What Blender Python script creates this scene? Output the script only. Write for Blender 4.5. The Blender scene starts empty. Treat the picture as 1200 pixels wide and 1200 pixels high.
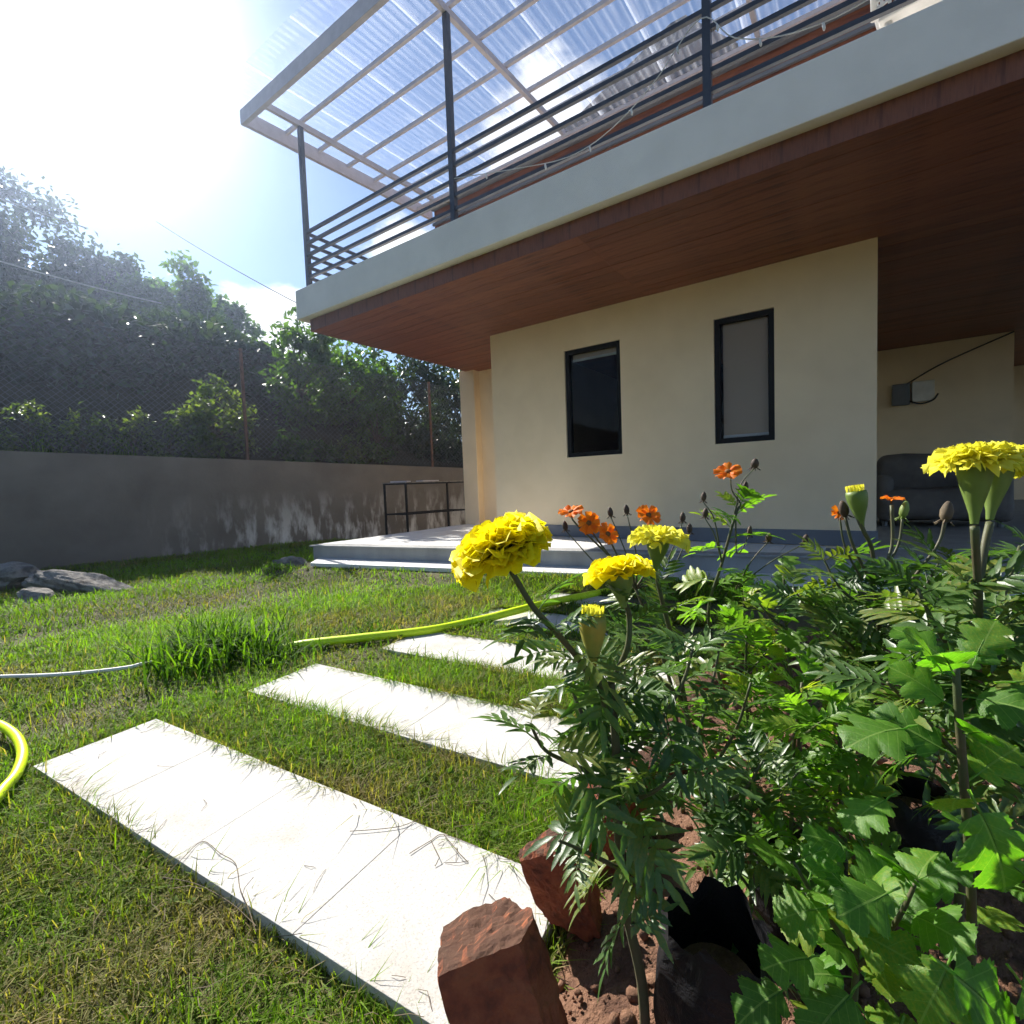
import bpy, math, random
import numpy as np
from mathutils import Vector, Matrix, Euler

random.seed(7); RNG = np.random.default_rng(7)
R = math.radians
SC = bpy.context.scene
COL = SC.collection

# ------------------------------------------------------------------ camera
CAM_H = 0.90
F_PX = 574.0                       # focal length for a 1200 px wide frame
M = np.array([[0.82086301, 0.00198997, -0.57112166],
              [0.56994784, -0.06702894, 0.81894235],
              [-0.03665201, -0.99774905, -0.05615575]])   # camera (x right, y down, z forward) -> world
cam_d = bpy.data.cameras.new('camera'); cam = bpy.data.objects.new('camera', cam_d); COL.objects.link(cam)
cam_d.sensor_width = 36; cam_d.sensor_fit = 'HORIZONTAL'; cam_d.lens = 36 * F_PX / 1200
cam_d.clip_start = 0.02; cam_d.clip_end = 2000
_r, _u, _b = M[:, 0], -M[:, 1], -M[:, 2]
cam.matrix_world = Matrix(((_r[0], _u[0], _b[0], 0), (_r[1], _u[1], _b[1], 0), (_r[2], _u[2], _b[2], CAM_H), (0, 0, 0, 1)))
SC.camera = cam

# ------------------------------------------------------------------ light
SUN = Vector((-0.768, 0.206, 0.6045)).normalized()
SUN_EL = math.asin(SUN.z); SUN_AZ = math.atan2(SUN.x, SUN.y)
world = bpy.data.worlds.new('World'); SC.world = world; world.use_nodes = True
wn = world.node_tree.nodes; wl = world.node_tree.links; wn.clear()
SKY_STRENGTH = 0.07

def build_world():
    out = wn.new('ShaderNodeOutputWorld'); bg = wn.new('ShaderNodeBackground'); bg.inputs[1].default_value = SKY_STRENGTH
    sky = wn.new('ShaderNodeTexSky'); sky.sky_type = 'NISHITA'; sky.sun_disc = False
    sky.sun_elevation = SUN_EL; sky.sun_rotation = SUN_AZ
    sky.altitude = 800; sky.air_density = 1.0; sky.dust_density = 0.15; sky.ozone_density = 2.0
    tc = wn.new('ShaderNodeTexCoord')
    def math_(op, a, b=None, c=None):
        n = wn.new('ShaderNodeMath'); n.operation = op
        for i, v in enumerate((a, b, c)):
            if v is None: continue
            if isinstance(v, (int, float)): n.inputs[i].default_value = v
            else: wl.new(v, n.inputs[i])
        return n.outputs[0]
    nrm = wn.new('ShaderNodeVectorMath'); nrm.operation = 'NORMALIZE'; wl.new(tc.outputs['Generated'], nrm.inputs[0])
    def dot(v):
        n = wn.new('ShaderNodeVectorMath'); n.operation = 'DOT_PRODUCT'; wl.new(nrm.outputs[0], n.inputs[0]); n.inputs[1].default_value = v
        return math_('MAXIMUM', n.outputs['Value'], 0.0)
    ds = dot(SUN)
    glow = math_('ADD', math_('MULTIPLY', math_('POWER', ds, 80.0), 6.5), math_('MULTIPLY', math_('POWER', ds, 400.0), 45.0))
    glow = math_('ADD', glow, math_('MULTIPLY', math_('POWER', ds, 10.0), .05))
    # cumulus: broken noise, denser near the horizon and in a few banks
    mp = wn.new('ShaderNodeMapping'); mp.inputs['Scale'].default_value = (1, 1, 1.9); mp.inputs['Location'].default_value = (0.4, 1.3, 0.2)
    wl.new(nrm.outputs[0], mp.inputs[0])
    nz = wn.new('ShaderNodeTexNoise'); nz.inputs['Scale'].default_value = 4.2; nz.inputs['Detail'].default_value = 9; nz.inputs['Roughness'].default_value = 0.56
    wl.new(mp.outputs[0], nz.inputs['Vector'])
    def cdir(px, py):
        v = M @ np.array([px - 600.0, py - 600.0, F_PX]); v /= np.linalg.norm(v); return tuple(v)
    banks = None
    for px, py, n, a in ((335, 385, 260, .34), (620, 190, 170, .33), (700, 250, 60, .3), (250, 470, 70, .2), (470, 280, 420, .3), (820, 330, 60, .3)):
        b = math_('MULTIPLY', math_('POWER', dot(cdir(px, py)), n), a)
        banks = b if banks is None else math_('ADD', banks, b)
    d = math_('ADD', nz.outputs['Fac'], banks)
    cr = wn.new('ShaderNodeMapRange'); cr.interpolation_type = 'SMOOTHSTEP'
    cr.inputs['From Min'].default_value = 0.66; cr.inputs['From Max'].default_value = 0.80; wl.new(d, cr.inputs[0])
    mix = wn.new('ShaderNodeMix'); mix.data_type = 'RGBA'
    wl.new(cr.outputs[0], mix.inputs['Factor']); hs = wn.new('ShaderNodeHueSaturation'); hs.inputs['Saturation'].default_value = 0.98; wl.new(sky.outputs[0], hs.inputs['Color']); wl.new(hs.outputs[0], mix.inputs['A']); mix.inputs['B'].default_value = (8.0, 8.1, 8.3, 1)
    gcol = wn.new('ShaderNodeCombineColor')
    for i, k in enumerate((1.0, 0.985, 0.95)): wl.new(math_('MULTIPLY', glow, k), gcol.inputs[i])
    add = wn.new('ShaderNodeMix'); add.data_type = 'RGBA'; add.blend_type = 'ADD'; add.inputs['Factor'].default_value = 1
    wl.new(mix.outputs['Result'], add.inputs['A']); wl.new(gcol.outputs[0], add.inputs['B'])
    wl.new(add.outputs['Result'], bg.inputs[0]); wl.new(bg.outputs[0], out.inputs[0])
build_world()

sd = bpy.data.lights.new('sun', 'SUN'); sd.energy = 5.0; sd.angle = R(0.53); sd.color = (1.0, 0.95, 0.86)
so = bpy.data.objects.new('sun', sd); COL.objects.link(so)
so.rotation_euler = (-SUN).to_track_quat('-Z', 'Y').to_euler(); so.location = SUN * 40
SC.view_settings.view_transform = 'Standard'; SC.view_settings.look = 'None'
SC.view_settings.exposure = 1.15; SC.view_settings.gamma = 1.0; SC.view_settings.use_curve_mapping = False
SC.render.engine = 'CYCLES'
SC.cycles.max_bounces = 6; SC.cycles.transparent_max_bounces = 14; SC.cycles.diffuse_bounces = 3
SC.cycles.use_adaptive_sampling = True; SC.cycles.adaptive_threshold = 0.03; SC.cycles.adaptive_min_samples = 16
SC.cycles.transmission_bounces = 4; SC.cycles.volume_bounces = 0; SC.cycles.caustics_reflective = False; SC.cycles.caustics_refractive = False

# ------------------------------------------------------------------ pixel helpers (used to measure the place)
def at(px, py, d):
    return Vector(M @ np.array([px - 600.0, py - 600.0, F_PX]) * (d / F_PX)) + Vector((0, 0, CAM_H))
def gnd(px, py, z=0.0):
    w = M @ np.array([px - 600.0, py - 600.0, F_PX]); k = (z - CAM_H) / w[2]
    return Vector(w * k) + Vector((0, 0, CAM_H))

# ------------------------------------------------------------------ object helpers
def tag(o, label=None, cat=None, group=None, kind=None):
    if label: o['label'] = label
    if cat: o['category'] = cat
    if group: o['group'] = group
    if kind: o['kind'] = kind
    return o
def empty(name, loc=(0, 0, 0), label=None, cat=None, group=None):
    o = bpy.data.objects.new(name, None); COL.objects.link(o); o.location = loc; o.empty_display_size = .05
    return tag(o, label, cat, group)
def place(me, name, parent=None, mat=None):
    if mat is not None and not me.materials: me.materials.append(mat)
    o = bpy.data.objects.new(name, me); COL.objects.link(o)
    if parent is not None:
        o.parent = parent
    return o
class MB:
    def __init__(s): s.v = []; s.f = []
    def add(s, vs, fs):
        n = len(s.v); s.v += [tuple(p) for p in vs]; s.f += [tuple(i + n for i in f) for f in fs]; return s
    def box(s, x0, x1, y0, y1, z0, z1):
        return s.add([(x0, y0, z0), (x1, y0, z0), (x1, y1, z0), (x0, y1, z0), (x0, y0, z1), (x1, y0, z1), (x1, y1, z1), (x0, y1, z1)],
                     [(3, 2, 1, 0), (4, 5, 6, 7), (0, 1, 5, 4), (1, 2, 6, 5), (2, 3, 7, 6), (3, 0, 4, 7)])
    def prism(s, poly, z0, z1):                  # poly: xy list, counter-clockwise
        n = len(poly)
        vs = [(p[0], p[1], z0) for p in poly] + [(p[0], p[1], z1) for p in poly]
        return s.add(vs, [tuple(range(n - 1, -1, -1)), tuple(range(n, 2 * n))] + [(i, (i + 1) % n, n + (i + 1) % n, n + i) for i in range(n)])
    def bar(s, a, b, w, hgt=None, up=(0, 0, 1)):
        a = Vector(a); b = Vector(b); d = (b - a).normalized(); hgt = hgt or w
        up = Vector(up)
        if abs(d.dot(up)) > .99: up = Vector((0, 1, 0))
        sx = d.cross(up).normalized() * (w / 2); sz = sx.cross(d).normalized() * (hgt / 2)
        vs = [a - sx - sz, a + sx - sz, a + sx + sz, a - sx + sz, b - sx - sz, b + sx - sz, b + sx + sz, b - sx + sz]
        return s.add(vs, [(0, 1, 2, 3), (7, 6, 5, 4), (0, 4, 5, 1), (1, 5, 6, 2), (2, 6, 7, 3), (3, 7, 4, 0)])
    def tube(s, pts, rad, n=8, cap=True):
        pts = [Vector(p) for p in pts]; k = len(pts)
        rads = rad if isinstance(rad, (list, tuple)) else [rad] * k
        ref = None; vs = []; fs = []
        for i, p in enumerate(pts):
            d = (pts[min(i + 1, k - 1)] - pts[max(i - 1, 0)]).normalized()
            if ref is None:
                ref = d.orthogonal().normalized()
            ref = (ref - d * ref.dot(d)).normalized(); o2 = d.cross(ref)
            for j in range(n):
                a = 2 * math.pi * j / n
                vs.append(p + (ref * math.cos(a) + o2 * math.sin(a)) * rads[i])
        for i in range(k - 1):
            for j in range(n):
                fs.append((i * n + j, i * n + (j + 1) % n, (i + 1) * n + (j + 1) % n, (i + 1) * n + j))
        if cap: fs += [tuple(range(n - 1, -1, -1)), tuple(range((k - 1) * n, k * n))]
        return s.add(vs, fs)
    def mesh(s, name, mat=None, smooth=False):
        me = bpy.data.meshes.new(name); me.from_pydata(s.v, [], s.f); me.update()
        if smooth: me.polygons.foreach_set('use_smooth', [True] * len(me.polygons))
        if mat: me.materials.append(mat)
        return me
    def build(s, name, mat=None, parent=None, smooth=False, bevel=0, loc=None):
        o = place(s.mesh(name, mat, smooth), name, parent)
        if bevel:
            m = o.modifiers.new('bevel', 'BEVEL'); m.width = bevel; m.segments = 2; m.limit_method = 'ANGLE'
        if loc is not None: o.location = loc
        return o
def catmull(pts, per=6):
    pts = [Vector(p) for p in pts]; out = []
    P = [pts[0] * 2 - pts[1]] + pts + [pts[-1] * 2 - pts[-2]]
    for i in range(1, len(P) - 2):
        for j in range(per):
            t = j / per
            out.append(0.5 * ((2 * P[i]) + (P[i + 1] - P[i - 1]) * t + (2 * P[i - 1] - 5 * P[i] + 4 * P[i + 1] - P[i + 2]) * t * t + (3 * P[i] - P[i - 1] - 3 * P[i + 1] + P[i + 2]) * t ** 3))
    out.append(pts[-1]); return out
def np_mesh(name, verts, loops, counts, mat=None, attr=None, smooth=False):
    """verts (n,3); loops flat vertex indices; counts corners per face"""
    me = bpy.data.meshes.new(name)
    me.vertices.add(len(verts)); me.vertices.foreach_set('co', np.asarray(verts, np.float32).ravel())
    me.loops.add(len(loops)); me.loops.foreach_set('vertex_index', np.asarray(loops, np.int32))
    me.polygons.add(len(counts)); st = np.concatenate(([0], np.cumsum(counts)[:-1])).astype(np.int32)
    me.polygons.foreach_set('loop_start', st)
    me.update(calc_edges=True); me.validate()
    if attr is not None:
        a = me.attributes.new('tone', 'FLOAT', 'POINT'); a.data.foreach_set('value', np.asarray(attr, np.float32))
    if smooth: me.polygons.foreach_set('use_smooth', np.ones(len(me.polygons), bool))
    if mat: me.materials.append(mat)
    return me

# ------------------------------------------------------------------ materials
def nodes_of(name):
    m = bpy.data.materials.new(name); m.use_nodes = True; nt = m.node_tree; nt.nodes.clear()
    out = nt.nodes.new('ShaderNodeOutputMaterial'); return m, nt.nodes, nt.links, out
def ramp(N, L, fac, stops):
    r = N.new('ShaderNodeValToRGB'); e = r.color_ramp.elements
    while len(e) < len(stops): e.new(.5)
    for i, (p, c) in enumerate(stops): e[i].position = p; e[i].color = (*c, 1)
    L.new(fac, r.inputs[0]); return r.outputs[0]
def noise(N, L, scale, detail=5, rough=.55, vec=None, stretch=None, coord='Object', dist=0.0):
    tc = N.new('ShaderNodeTexCoord'); v = tc.outputs[coord]
    if stretch:
        mp = N.new('ShaderNodeMapping'); mp.inputs['Scale'].default_value = stretch; L.new(v, mp.inputs[0]); v = mp.outputs[0]
    n = N.new('ShaderNodeTexNoise'); n.inputs['Scale'].default_value = scale; n.inputs['Detail'].default_value = detail; n.inputs['Roughness'].default_value = rough
    n.inputs['Distortion'].default_value = dist
    L.new(v, n.inputs['Vector']); return n.outputs['Fac']
def bump(N, L, fac, strength, dist=.01, prev=None):
    b = N.new('ShaderNodeBump'); b.inputs['Strength'].default_value = strength; b.inputs['Distance'].default_value = dist
    L.new(fac, b.inputs['Height'])
    if prev is not None: L.new(prev, b.inputs['Normal'])
    return b.outputs[0]
def pmat(name, c1, c2=None, scale=8, rough=.7, bmp=.2, bscale=60, stretch=None, spec=.4, metal=0, lo=.35, hi=.65, bdist=.004, coord='Object', c3=None, rnd=0):
    m, N, L, out = nodes_of(name); p = N.new('ShaderNodeBsdfPrincipled'); L.new(p.outputs[0], out.inputs[0])
    p.inputs['Roughness'].default_value = rough; p.inputs['Specular IOR Level'].default_value = spec; p.inputs['Metallic'].default_value = metal
    c2 = c2 or tuple(x * .8 for x in c1)
    f = noise(N, L, scale, 6, .6, stretch=stretch, coord=coord)
    col = ramp(N, L, f, [(lo, c1), (hi, c2)] if c3 is None else [(lo, c1), ((lo + hi) / 2, c2), (hi, c3)])
    if rnd:
        oi = N.new('ShaderNodeObjectInfo'); hs = N.new('ShaderNodeHueSaturation')
        mr = N.new('ShaderNodeMapRange'); mr.inputs['To Min'].default_value = 1 - rnd; mr.inputs['To Max'].default_value = 1 + rnd
        L.new(oi.outputs['Random'], mr.inputs[0]); L.new(mr.outputs[0], hs.inputs['Value']); L.new(col, hs.inputs['Color']); col = hs.outputs[0]
    L.new(col, p.inputs['Base Color'])
    if bmp:
        L.new(bump(N, L, noise(N, L, bscale, 4, .6, stretch=stretch, coord=coord), bmp, bdist), p.inputs['Normal'])
    return m
def leafmat(name, dark, light, trans=.45, tcol=None, rough=.42, spec=.5, attr=False, vein=0.0, scale=30, hue=.02, pinn=False):
    """thin leaf: glossy diffuse mixed with light coming through"""
    m, N, L, out = nodes_of(name)
    p = N.new('ShaderNodeBsdfPrincipled'); t = N.new('ShaderNodeBsdfTranslucent'); mx = N.new('ShaderNodeMixShader'); mx.inputs[0].default_value = trans
    p.inputs['Roughness'].default_value = rough; p.inputs['Specular IOR Level'].default_value = spec
    if attr:
        a = N.new('ShaderNodeAttribute'); a.attribute_name = 'tone'; f = a.outputs['Fac']
    else:
        oi = N.new('ShaderNodeObjectInfo'); nz = noise(N, L, scale, 3)
        ad = N.new('ShaderNodeMath'); ad.operation = 'ADD'; L.new(oi.outputs['Random'], ad.inputs[0]); L.new(nz, ad.inputs[1])
        ml = N.new('ShaderNodeMath'); ml.operation = 'MULTIPLY'; ml.inputs[1].default_value = .5; L.new(ad.outputs[0], ml.inputs[0]); f = ml.outputs[0]
    stops = [(0.1, dark), (.9, light)] if len(light) == 3 and not isinstance(light[0], tuple) else [(i / (len(light) - 1), c) for i, c in enumerate(light)]
    if not attr and light[1] > light[0] * 1.3: stops = [(.2, dark), (.62, light), (.80, (light[0] * 2.1, light[1] * 1.15, light[2]))]   # a few yellowing leaves
    col = ramp(N, L, f, stops); vh = None
    if pinn:                                   # pale midrib and slanting side veins in the leaf's own coordinates
        tcn = N.new('ShaderNodeTexCoord'); sp = N.new('ShaderNodeSeparateXYZ'); L.new(tcn.outputs['Object'], sp.inputs[0])
        def mt(op, a, b_):
            q = N.new('ShaderNodeMath'); q.operation = op
            for i_, v_ in enumerate((a, b_)):
                if isinstance(v_, (int, float)): q.inputs[i_].default_value = v_
                elif v_ is not None: L.new(v_, q.inputs[i_])
            return q.outputs[0]
        ay = mt('ABSOLUTE', sp.outputs['Y'], None); mid_ = mt('LESS_THAN', ay, .011)
        sv = mt('GREATER_THAN', mt('SINE', mt('MULTIPLY', mt('SUBTRACT', sp.outputs['X'], mt('MULTIPLY', ay, .9)), 48.0), None), .965)
        vh = mt('MAXIMUM', mid_, mt('MULTIPLY', sv, .6))
        cm = N.new('ShaderNodeMix'); cm.data_type = 'RGBA'; L.new(mt('MULTIPLY', vh, .6), cm.inputs['Factor']); L.new(col, cm.inputs['A']); cm.inputs['B'].default_value = (.26, .38, .10, 1); col = cm.outputs['Result']
        sn = noise(N, L, 9, 6, .7); sm = N.new('ShaderNodeMix'); sm.data_type = 'RGBA'; L.new(mt('MULTIPLY', mt('GREATER_THAN', sn, .68), .7), sm.inputs['Factor']); L.new(col, sm.inputs['A']); sm.inputs['B'].default_value = (.16, .13, .05, 1); col = sm.outputs['Result']
    L.new(col, p.inputs['Base Color'])
    tc = N.new('ShaderNodeMix'); tc.data_type = 'RGBA'; tc.blend_type = 'MULTIPLY'; tc.inputs['Factor'].default_value = 1
    L.new(col, tc.inputs['A']); tc.inputs['B'].default_value = (*(tcol or (1.9, 2.0, .6)), 1); tc.clamp_result = False
    L.new(tc.outputs['Result'], t.inputs['Color'])
    if vein:
        L.new(bump(N, L, noise(N, L, 55, 3), vein, .002), p.inputs['Normal'])
    L.new(p.outputs[0], mx.inputs[1]); L.new(t.outputs[0], mx.inputs[2]); L.new(mx.outputs[0], out.inputs[0])
    return m

def brickmat():
    """fired clay with pores, dark weathering, and soil that has settled on the upward faces"""
    m, N, L, out = nodes_of('brick'); p = N.new('ShaderNodeBsdfPrincipled'); L.new(p.outputs[0], out.inputs[0]); p.inputs['Roughness'].default_value = .92; p.inputs['Specular IOR Level'].default_value = .2
    a = ramp(N, L, noise(N, L, 18, 7, .65), [(.32, (.10, .042, .028)), (.45, (.22, .068, .036)), (.60, (.31, .105, .05)), (.75, (.20, .085, .05))])
    g = N.new('ShaderNodeNewGeometry'); sp = N.new('ShaderNodeSeparateXYZ'); L.new(g.outputs['Normal'], sp.inputs[0])
    ad = N.new('ShaderNodeMath'); ad.operation = 'ADD'; L.new(sp.outputs['Z'], ad.inputs[0]); L.new(noise(N, L, 26, 6, .7), ad.inputs[1])
    mr = N.new('ShaderNodeMapRange'); mr.inputs[1].default_value = 1.12; mr.inputs[2].default_value = 1.38; mr.inputs[4].default_value = .9; L.new(ad.outputs[0], mr.inputs[0])
    mx = N.new('ShaderNodeMix'); mx.data_type = 'RGBA'; L.new(mr.outputs[0], mx.inputs['Factor']); L.new(a, mx.inputs['A']); mx.inputs['B'].default_value = (.075, .045, .032, 1)
    L.new(mx.outputs['Result'], p.inputs['Base Color'])
    L.new(bump(N, L, noise(N, L, 130, 5, .75), .9, .004, bump(N, L, noise(N, L, 34, 5), .8, .010)), p.inputs['Normal']); return m
def slabmat():
    """pale cement tile: fine speckle, faint cloudy staining, soil smears"""
    m, N, L, out = nodes_of('white_slab'); p = N.new('ShaderNodeBsdfPrincipled'); L.new(p.outputs[0], out.inputs[0]); p.inputs['Roughness'].default_value = .82; p.inputs['Specular IOR Level'].default_value = .25
    a = ramp(N, L, noise(N, L, 170, 3, .7), [(.34, (.40, .388, .365)), (.47, (.52, .507, .482)), (.8, (.56, .545, .52))])
    oi = N.new('ShaderNodeObjectInfo'); tc = N.new('ShaderNodeTexCoord'); ad = N.new('ShaderNodeVectorMath'); ad.operation = 'ADD'; L.new(tc.outputs['Object'], ad.inputs[0]); L.new(oi.outputs['Location'], ad.inputs[1])
    n2 = N.new('ShaderNodeTexNoise'); n2.inputs['Scale'].default_value = 3.5; n2.inputs['Detail'].default_value = 7; n2.inputs['Roughness'].default_value = .65; L.new(ad.outputs[0], n2.inputs['Vector'])
    st = ramp(N, L, n2.outputs['Fac'], [(.52, (1, 1, 1)), (.76, (.80, .74, .66))])
    mx = N.new('ShaderNodeMix'); mx.data_type = 'RGBA'; mx.blend_type = 'MULTIPLY'; mx.inputs['Factor'].default_value = 1; L.new(a, mx.inputs['A']); L.new(st, mx.inputs['B']); L.new(mx.outputs['Result'], p.inputs['Base Color'])
    L.new(bump(N, L, noise(N, L, 230, 4, .7), .6, .003), p.inputs['Normal']); return m
M_LAWN = pmat('lawn_soil', (.06, .07, .02), (.12, .10, .05), scale=3, rough=.95, bmp=.8, bscale=70, lo=.3, hi=.7, bdist=.02)
M_GRASS = leafmat('grass_blades', None, [(.30, .24, .12), (.15, .17, .035), (.125, .21, .018), (.17, .30, .018)], trans=.46, tcol=(1.7, 1.9, .4), rough=.6, spec=.15, attr=True)
M_TUFT = leafmat('tuft_blades', None, [(.03, .07, .012), (.06, .13, .016), (.13, .23, .025)], trans=.5, tcol=(1.8, 2.0, .4), rough=.65, spec=.12, attr=True)
M_WEED = leafmat('lawn_weed', None, [(.05, .09, .02), (.09, .15, .03), (.13, .20, .045)], trans=.4, tcol=(1.7, 1.9, .5), rough=.75, spec=.1, attr=True)
M_SOIL = pmat('red_soil', (.085, .04, .024), (.18, .092, .055), scale=14, rough=.95, bmp=1, bscale=90, bdist=.015, c3=(.15, .075, .045))
M_CLOD = pmat('soil_clod', (.13, .06, .035), (.28, .15, .09), scale=22, rough=.95, bmp=.8, bscale=120, bdist=.006, rnd=.3)
M_SLAB = slabmat()
M_BRICK = brickmat()
M_CREAM = pmat('cream_paint', (.86, .69, .47), (.78, .62, .415), scale=1.7, rough=.8, bmp=.3, bscale=90, spec=.2, bdist=.003)
M_WHITE = pmat('white_render', (.90, .84, .76), (.82, .765, .69), scale=3, rough=.85, bmp=.25, bscale=90, spec=.2, bdist=.003)
M_SKIRT = pmat('grey_skirting', (.17, .18, .20), (.14, .15, .17), scale=4, rough=.55, bmp=.1)
M_WOOD = pmat('red_wood', (.17, .052, .024), (.25, .085, .038), scale=5, rough=.5, bmp=.25, bscale=18, stretch=(.35, 3, 3), rnd=.18, c3=(.12, .036, .018))
M_WOODV = pmat('red_wood_upright', (.15, .047, .024), (.21, .075, .038), scale=6, rough=.5, bmp=.25, bscale=18, stretch=(5, 5, .5), rnd=.05, c3=(.11, .035, .02))
M_STEEL = pmat('dark_steel', (.035, .04, .055), (.05, .055, .07), scale=20, rough=.4, bmp=.05, spec=.5)
M_PALE = pmat('pale_steel', (.58, .54, .57), (.50, .465, .49), scale=12, rough=.55, bmp=.05)
M_BLACK = pmat('black_frame', (.008, .008, .009), (.013, .013, .014), scale=30, rough=.55, bmp=.03, spec=.2)
M_BLIND = pmat('grey_blind', (.60, .47, .37), (.54, .42, .33), scale=40, rough=.9, bmp=.1, stretch=(6, 1, 1))
M_BLINDBAR = pmat('blind_bar', (.7, .7, .7), rough=.5, bmp=0)
M_DARK = pmat('shade_black_interior', (.04, .036, .032), rough=.9, bmp=0)  # room shade put into the colour, so the interior reads black
M_CONC = pmat('concrete', (.21, .195, .185), (.15, .14, .135), scale=1.6, rough=.9, bmp=.5, bscale=30, lo=.3, hi=.7, bdist=.008)
M_TILE = pmat('terrace_tile', (.74, .73, .71), (.66, .65, .63), scale=6, rough=.45, bmp=.05, rnd=.06)
M_RISER = pmat('terrace_riser', (.34, .34, .335), (.26, .26, .255), scale=5, rough=.8, bmp=.3, bscale=60, stretch=(1, 1, .3))
M_ROCK = pmat('field_rock', (.17, .155, .14), (.27, .25, .225), scale=7, rough=.95, bmp=.9, bscale=35, bdist=.02, c3=(.11, .10, .09))
M_HOSE = pmat('lime_hose', (.68, .90, .015), (.60, .80, .015), scale=30, rough=.38, bmp=.03)
M_HOSEW = pmat('white_hose', (.7, .69, .66), rough=.5, bmp=.05)
M_ROOF = pmat('grey_roof_sheet', (.035, .035, .04), (.055, .055, .06), scale=5, rough=.5, bmp=.1)
M_WICK = pmat('white_plastic', (.78, .77, .74), rough=.4, bmp=.03)
M_SOFA = pmat('dark_grey_cover', (.15, .135, .125), (.11, .10, .092), scale=8, rough=.7, bmp=.3, bscale=25)
M_RUST = pmat('rusty_post', (.10, .06, .045), (.16, .085, .055), scale=15, rough=.85, bmp=.3)
M_WIRE = pmat('fence_wire', (.10, .10, .11), rough=.5, bmp=0, metal=.4)
M_CABLE = pmat('black_cable', (.015, .015, .016), rough=.6, bmp=0)
M_BARK = pmat('bark', (.09, .065, .045), (.14, .105, .075), scale=9, rough=.9, bmp=.7, bscale=30, stretch=(1, 1, .3), bdist=.01)
M_HILL = pmat('hill_soil', (.03, .028, .014), (.055, .045, .022), scale=1.2, rough=.95, bmp=.7, bscale=14, bdist=.05)
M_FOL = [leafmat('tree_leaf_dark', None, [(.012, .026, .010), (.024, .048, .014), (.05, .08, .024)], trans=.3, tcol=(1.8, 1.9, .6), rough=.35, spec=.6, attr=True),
         leafmat('shrub_leaf', None, [(.04, .07, .016), (.085, .13, .03), (.17, .21, .07)], trans=.45, tcol=(1.8, 1.9, .6), rough=.35, spec=.6, attr=True),
         leafmat('vine_leaf', None, [(.03, .06, .012), (.06, .115, .02), (.10, .17, .035)], trans=.42, tcol=(1.8, 2.1, .5), rough=.33, spec=.6, attr=True)]
M_MLEAF = leafmat('marigold_leaf', (.036, .08, .02), (.085, .16, .04), trans=.38, tcol=(1.7, 2.1, .5), rough=.38, spec=.55, vein=.15)
M_YLEAF = leafmat('young_leaf', (.085, .18, .022), (.15, .27, .04), trans=.5, tcol=(1.8, 2.2, .5), rough=.42, spec=.45, vein=.15)
M_CLEAF = leafmat('lobed_leaf', (.06, .16, .016), (.11, .25, .028), trans=.5, tcol=(1.7, 2.2, .5), rough=.45, spec=.4, vein=.3, pinn=True)
M_STEM = pmat('green_stem', (.06, .085, .03), (.09, .075, .04), scale=18, rough=.6, bmp=.15)
M_STEMW = pmat('woody_stem', (.10, .075, .04), (.07, .08, .035), scale=25, rough=.75, bmp=.3)
M_CALYX = leafmat('calyx', (.13, .20, .04), (.19, .27, .06), trans=.2, rough=.5)
M_YPET = leafmat('yellow_petal', (.92, .77, .008), (.95, .84, .015), trans=.5, tcol=(1.05, 1.1, .8), rough=.55, spec=.25)
M_PPET = leafmat('pale_yellow_petal', (.80, .72, .06), (.85, .80, .11), trans=.42, tcol=(1.1, 1.15, .7), rough=.55, spec=.25)
M_OPET = leafmat('orange_petal', (.80, .16, .006), (.85, .26, .012), trans=.40, tcol=(1.15, 1.15, .8), rough=.55, spec=.25)
M_CENT = pmat('flower_centre', (.13, .05, .015), (.25, .11, .02), scale=60, rough=.8, bmp=.4)
M_BUD = pmat('dark_bud', (.045, .028, .02), (.09, .055, .03), scale=40, rough=.7, bmp=.3)
M_DRY = pmat('dry_stalk', (.16, .12, .07), (.09, .065, .04), scale=40, rough=.8, bmp=0)

def bagmat():
    m, N, L, out = nodes_of('black_plastic'); p = N.new('ShaderNodeBsdfPrincipled'); L.new(p.outputs[0], out.inputs[0])
    p.inputs['Base Color'].default_value = (.014, .014, .016, 1); p.inputs['Specular IOR Level'].default_value = .16; p.inputs['Roughness'].default_value = .36
    L.new(bump(N, L, noise(N, L, 22, 5, .6, dist=1.0), .6, .012), p.inputs['Normal']); return m
M_BAG = bagmat()
def glassmat():
    m, N, L, out = nodes_of('window_glass'); g = N.new('ShaderNodeBsdfGlossy'); g.inputs['Roughness'].default_value = .03; t = N.new('ShaderNodeBsdfTransparent')
    t.inputs[0].default_value = (.9, .9, .9, 1); fr = N.new('ShaderNodeFresnel'); fr.inputs[0].default_value = 1.2; mx = N.new('ShaderNodeMixShader')
    L.new(fr.outputs[0], mx.inputs[0]); L.new(t.outputs[0], mx.inputs[1]); L.new(g.outputs[0], mx.inputs[2]); L.new(mx.outputs[0], out.inputs[0]); return m
M_GLASS = glassmat()
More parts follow.
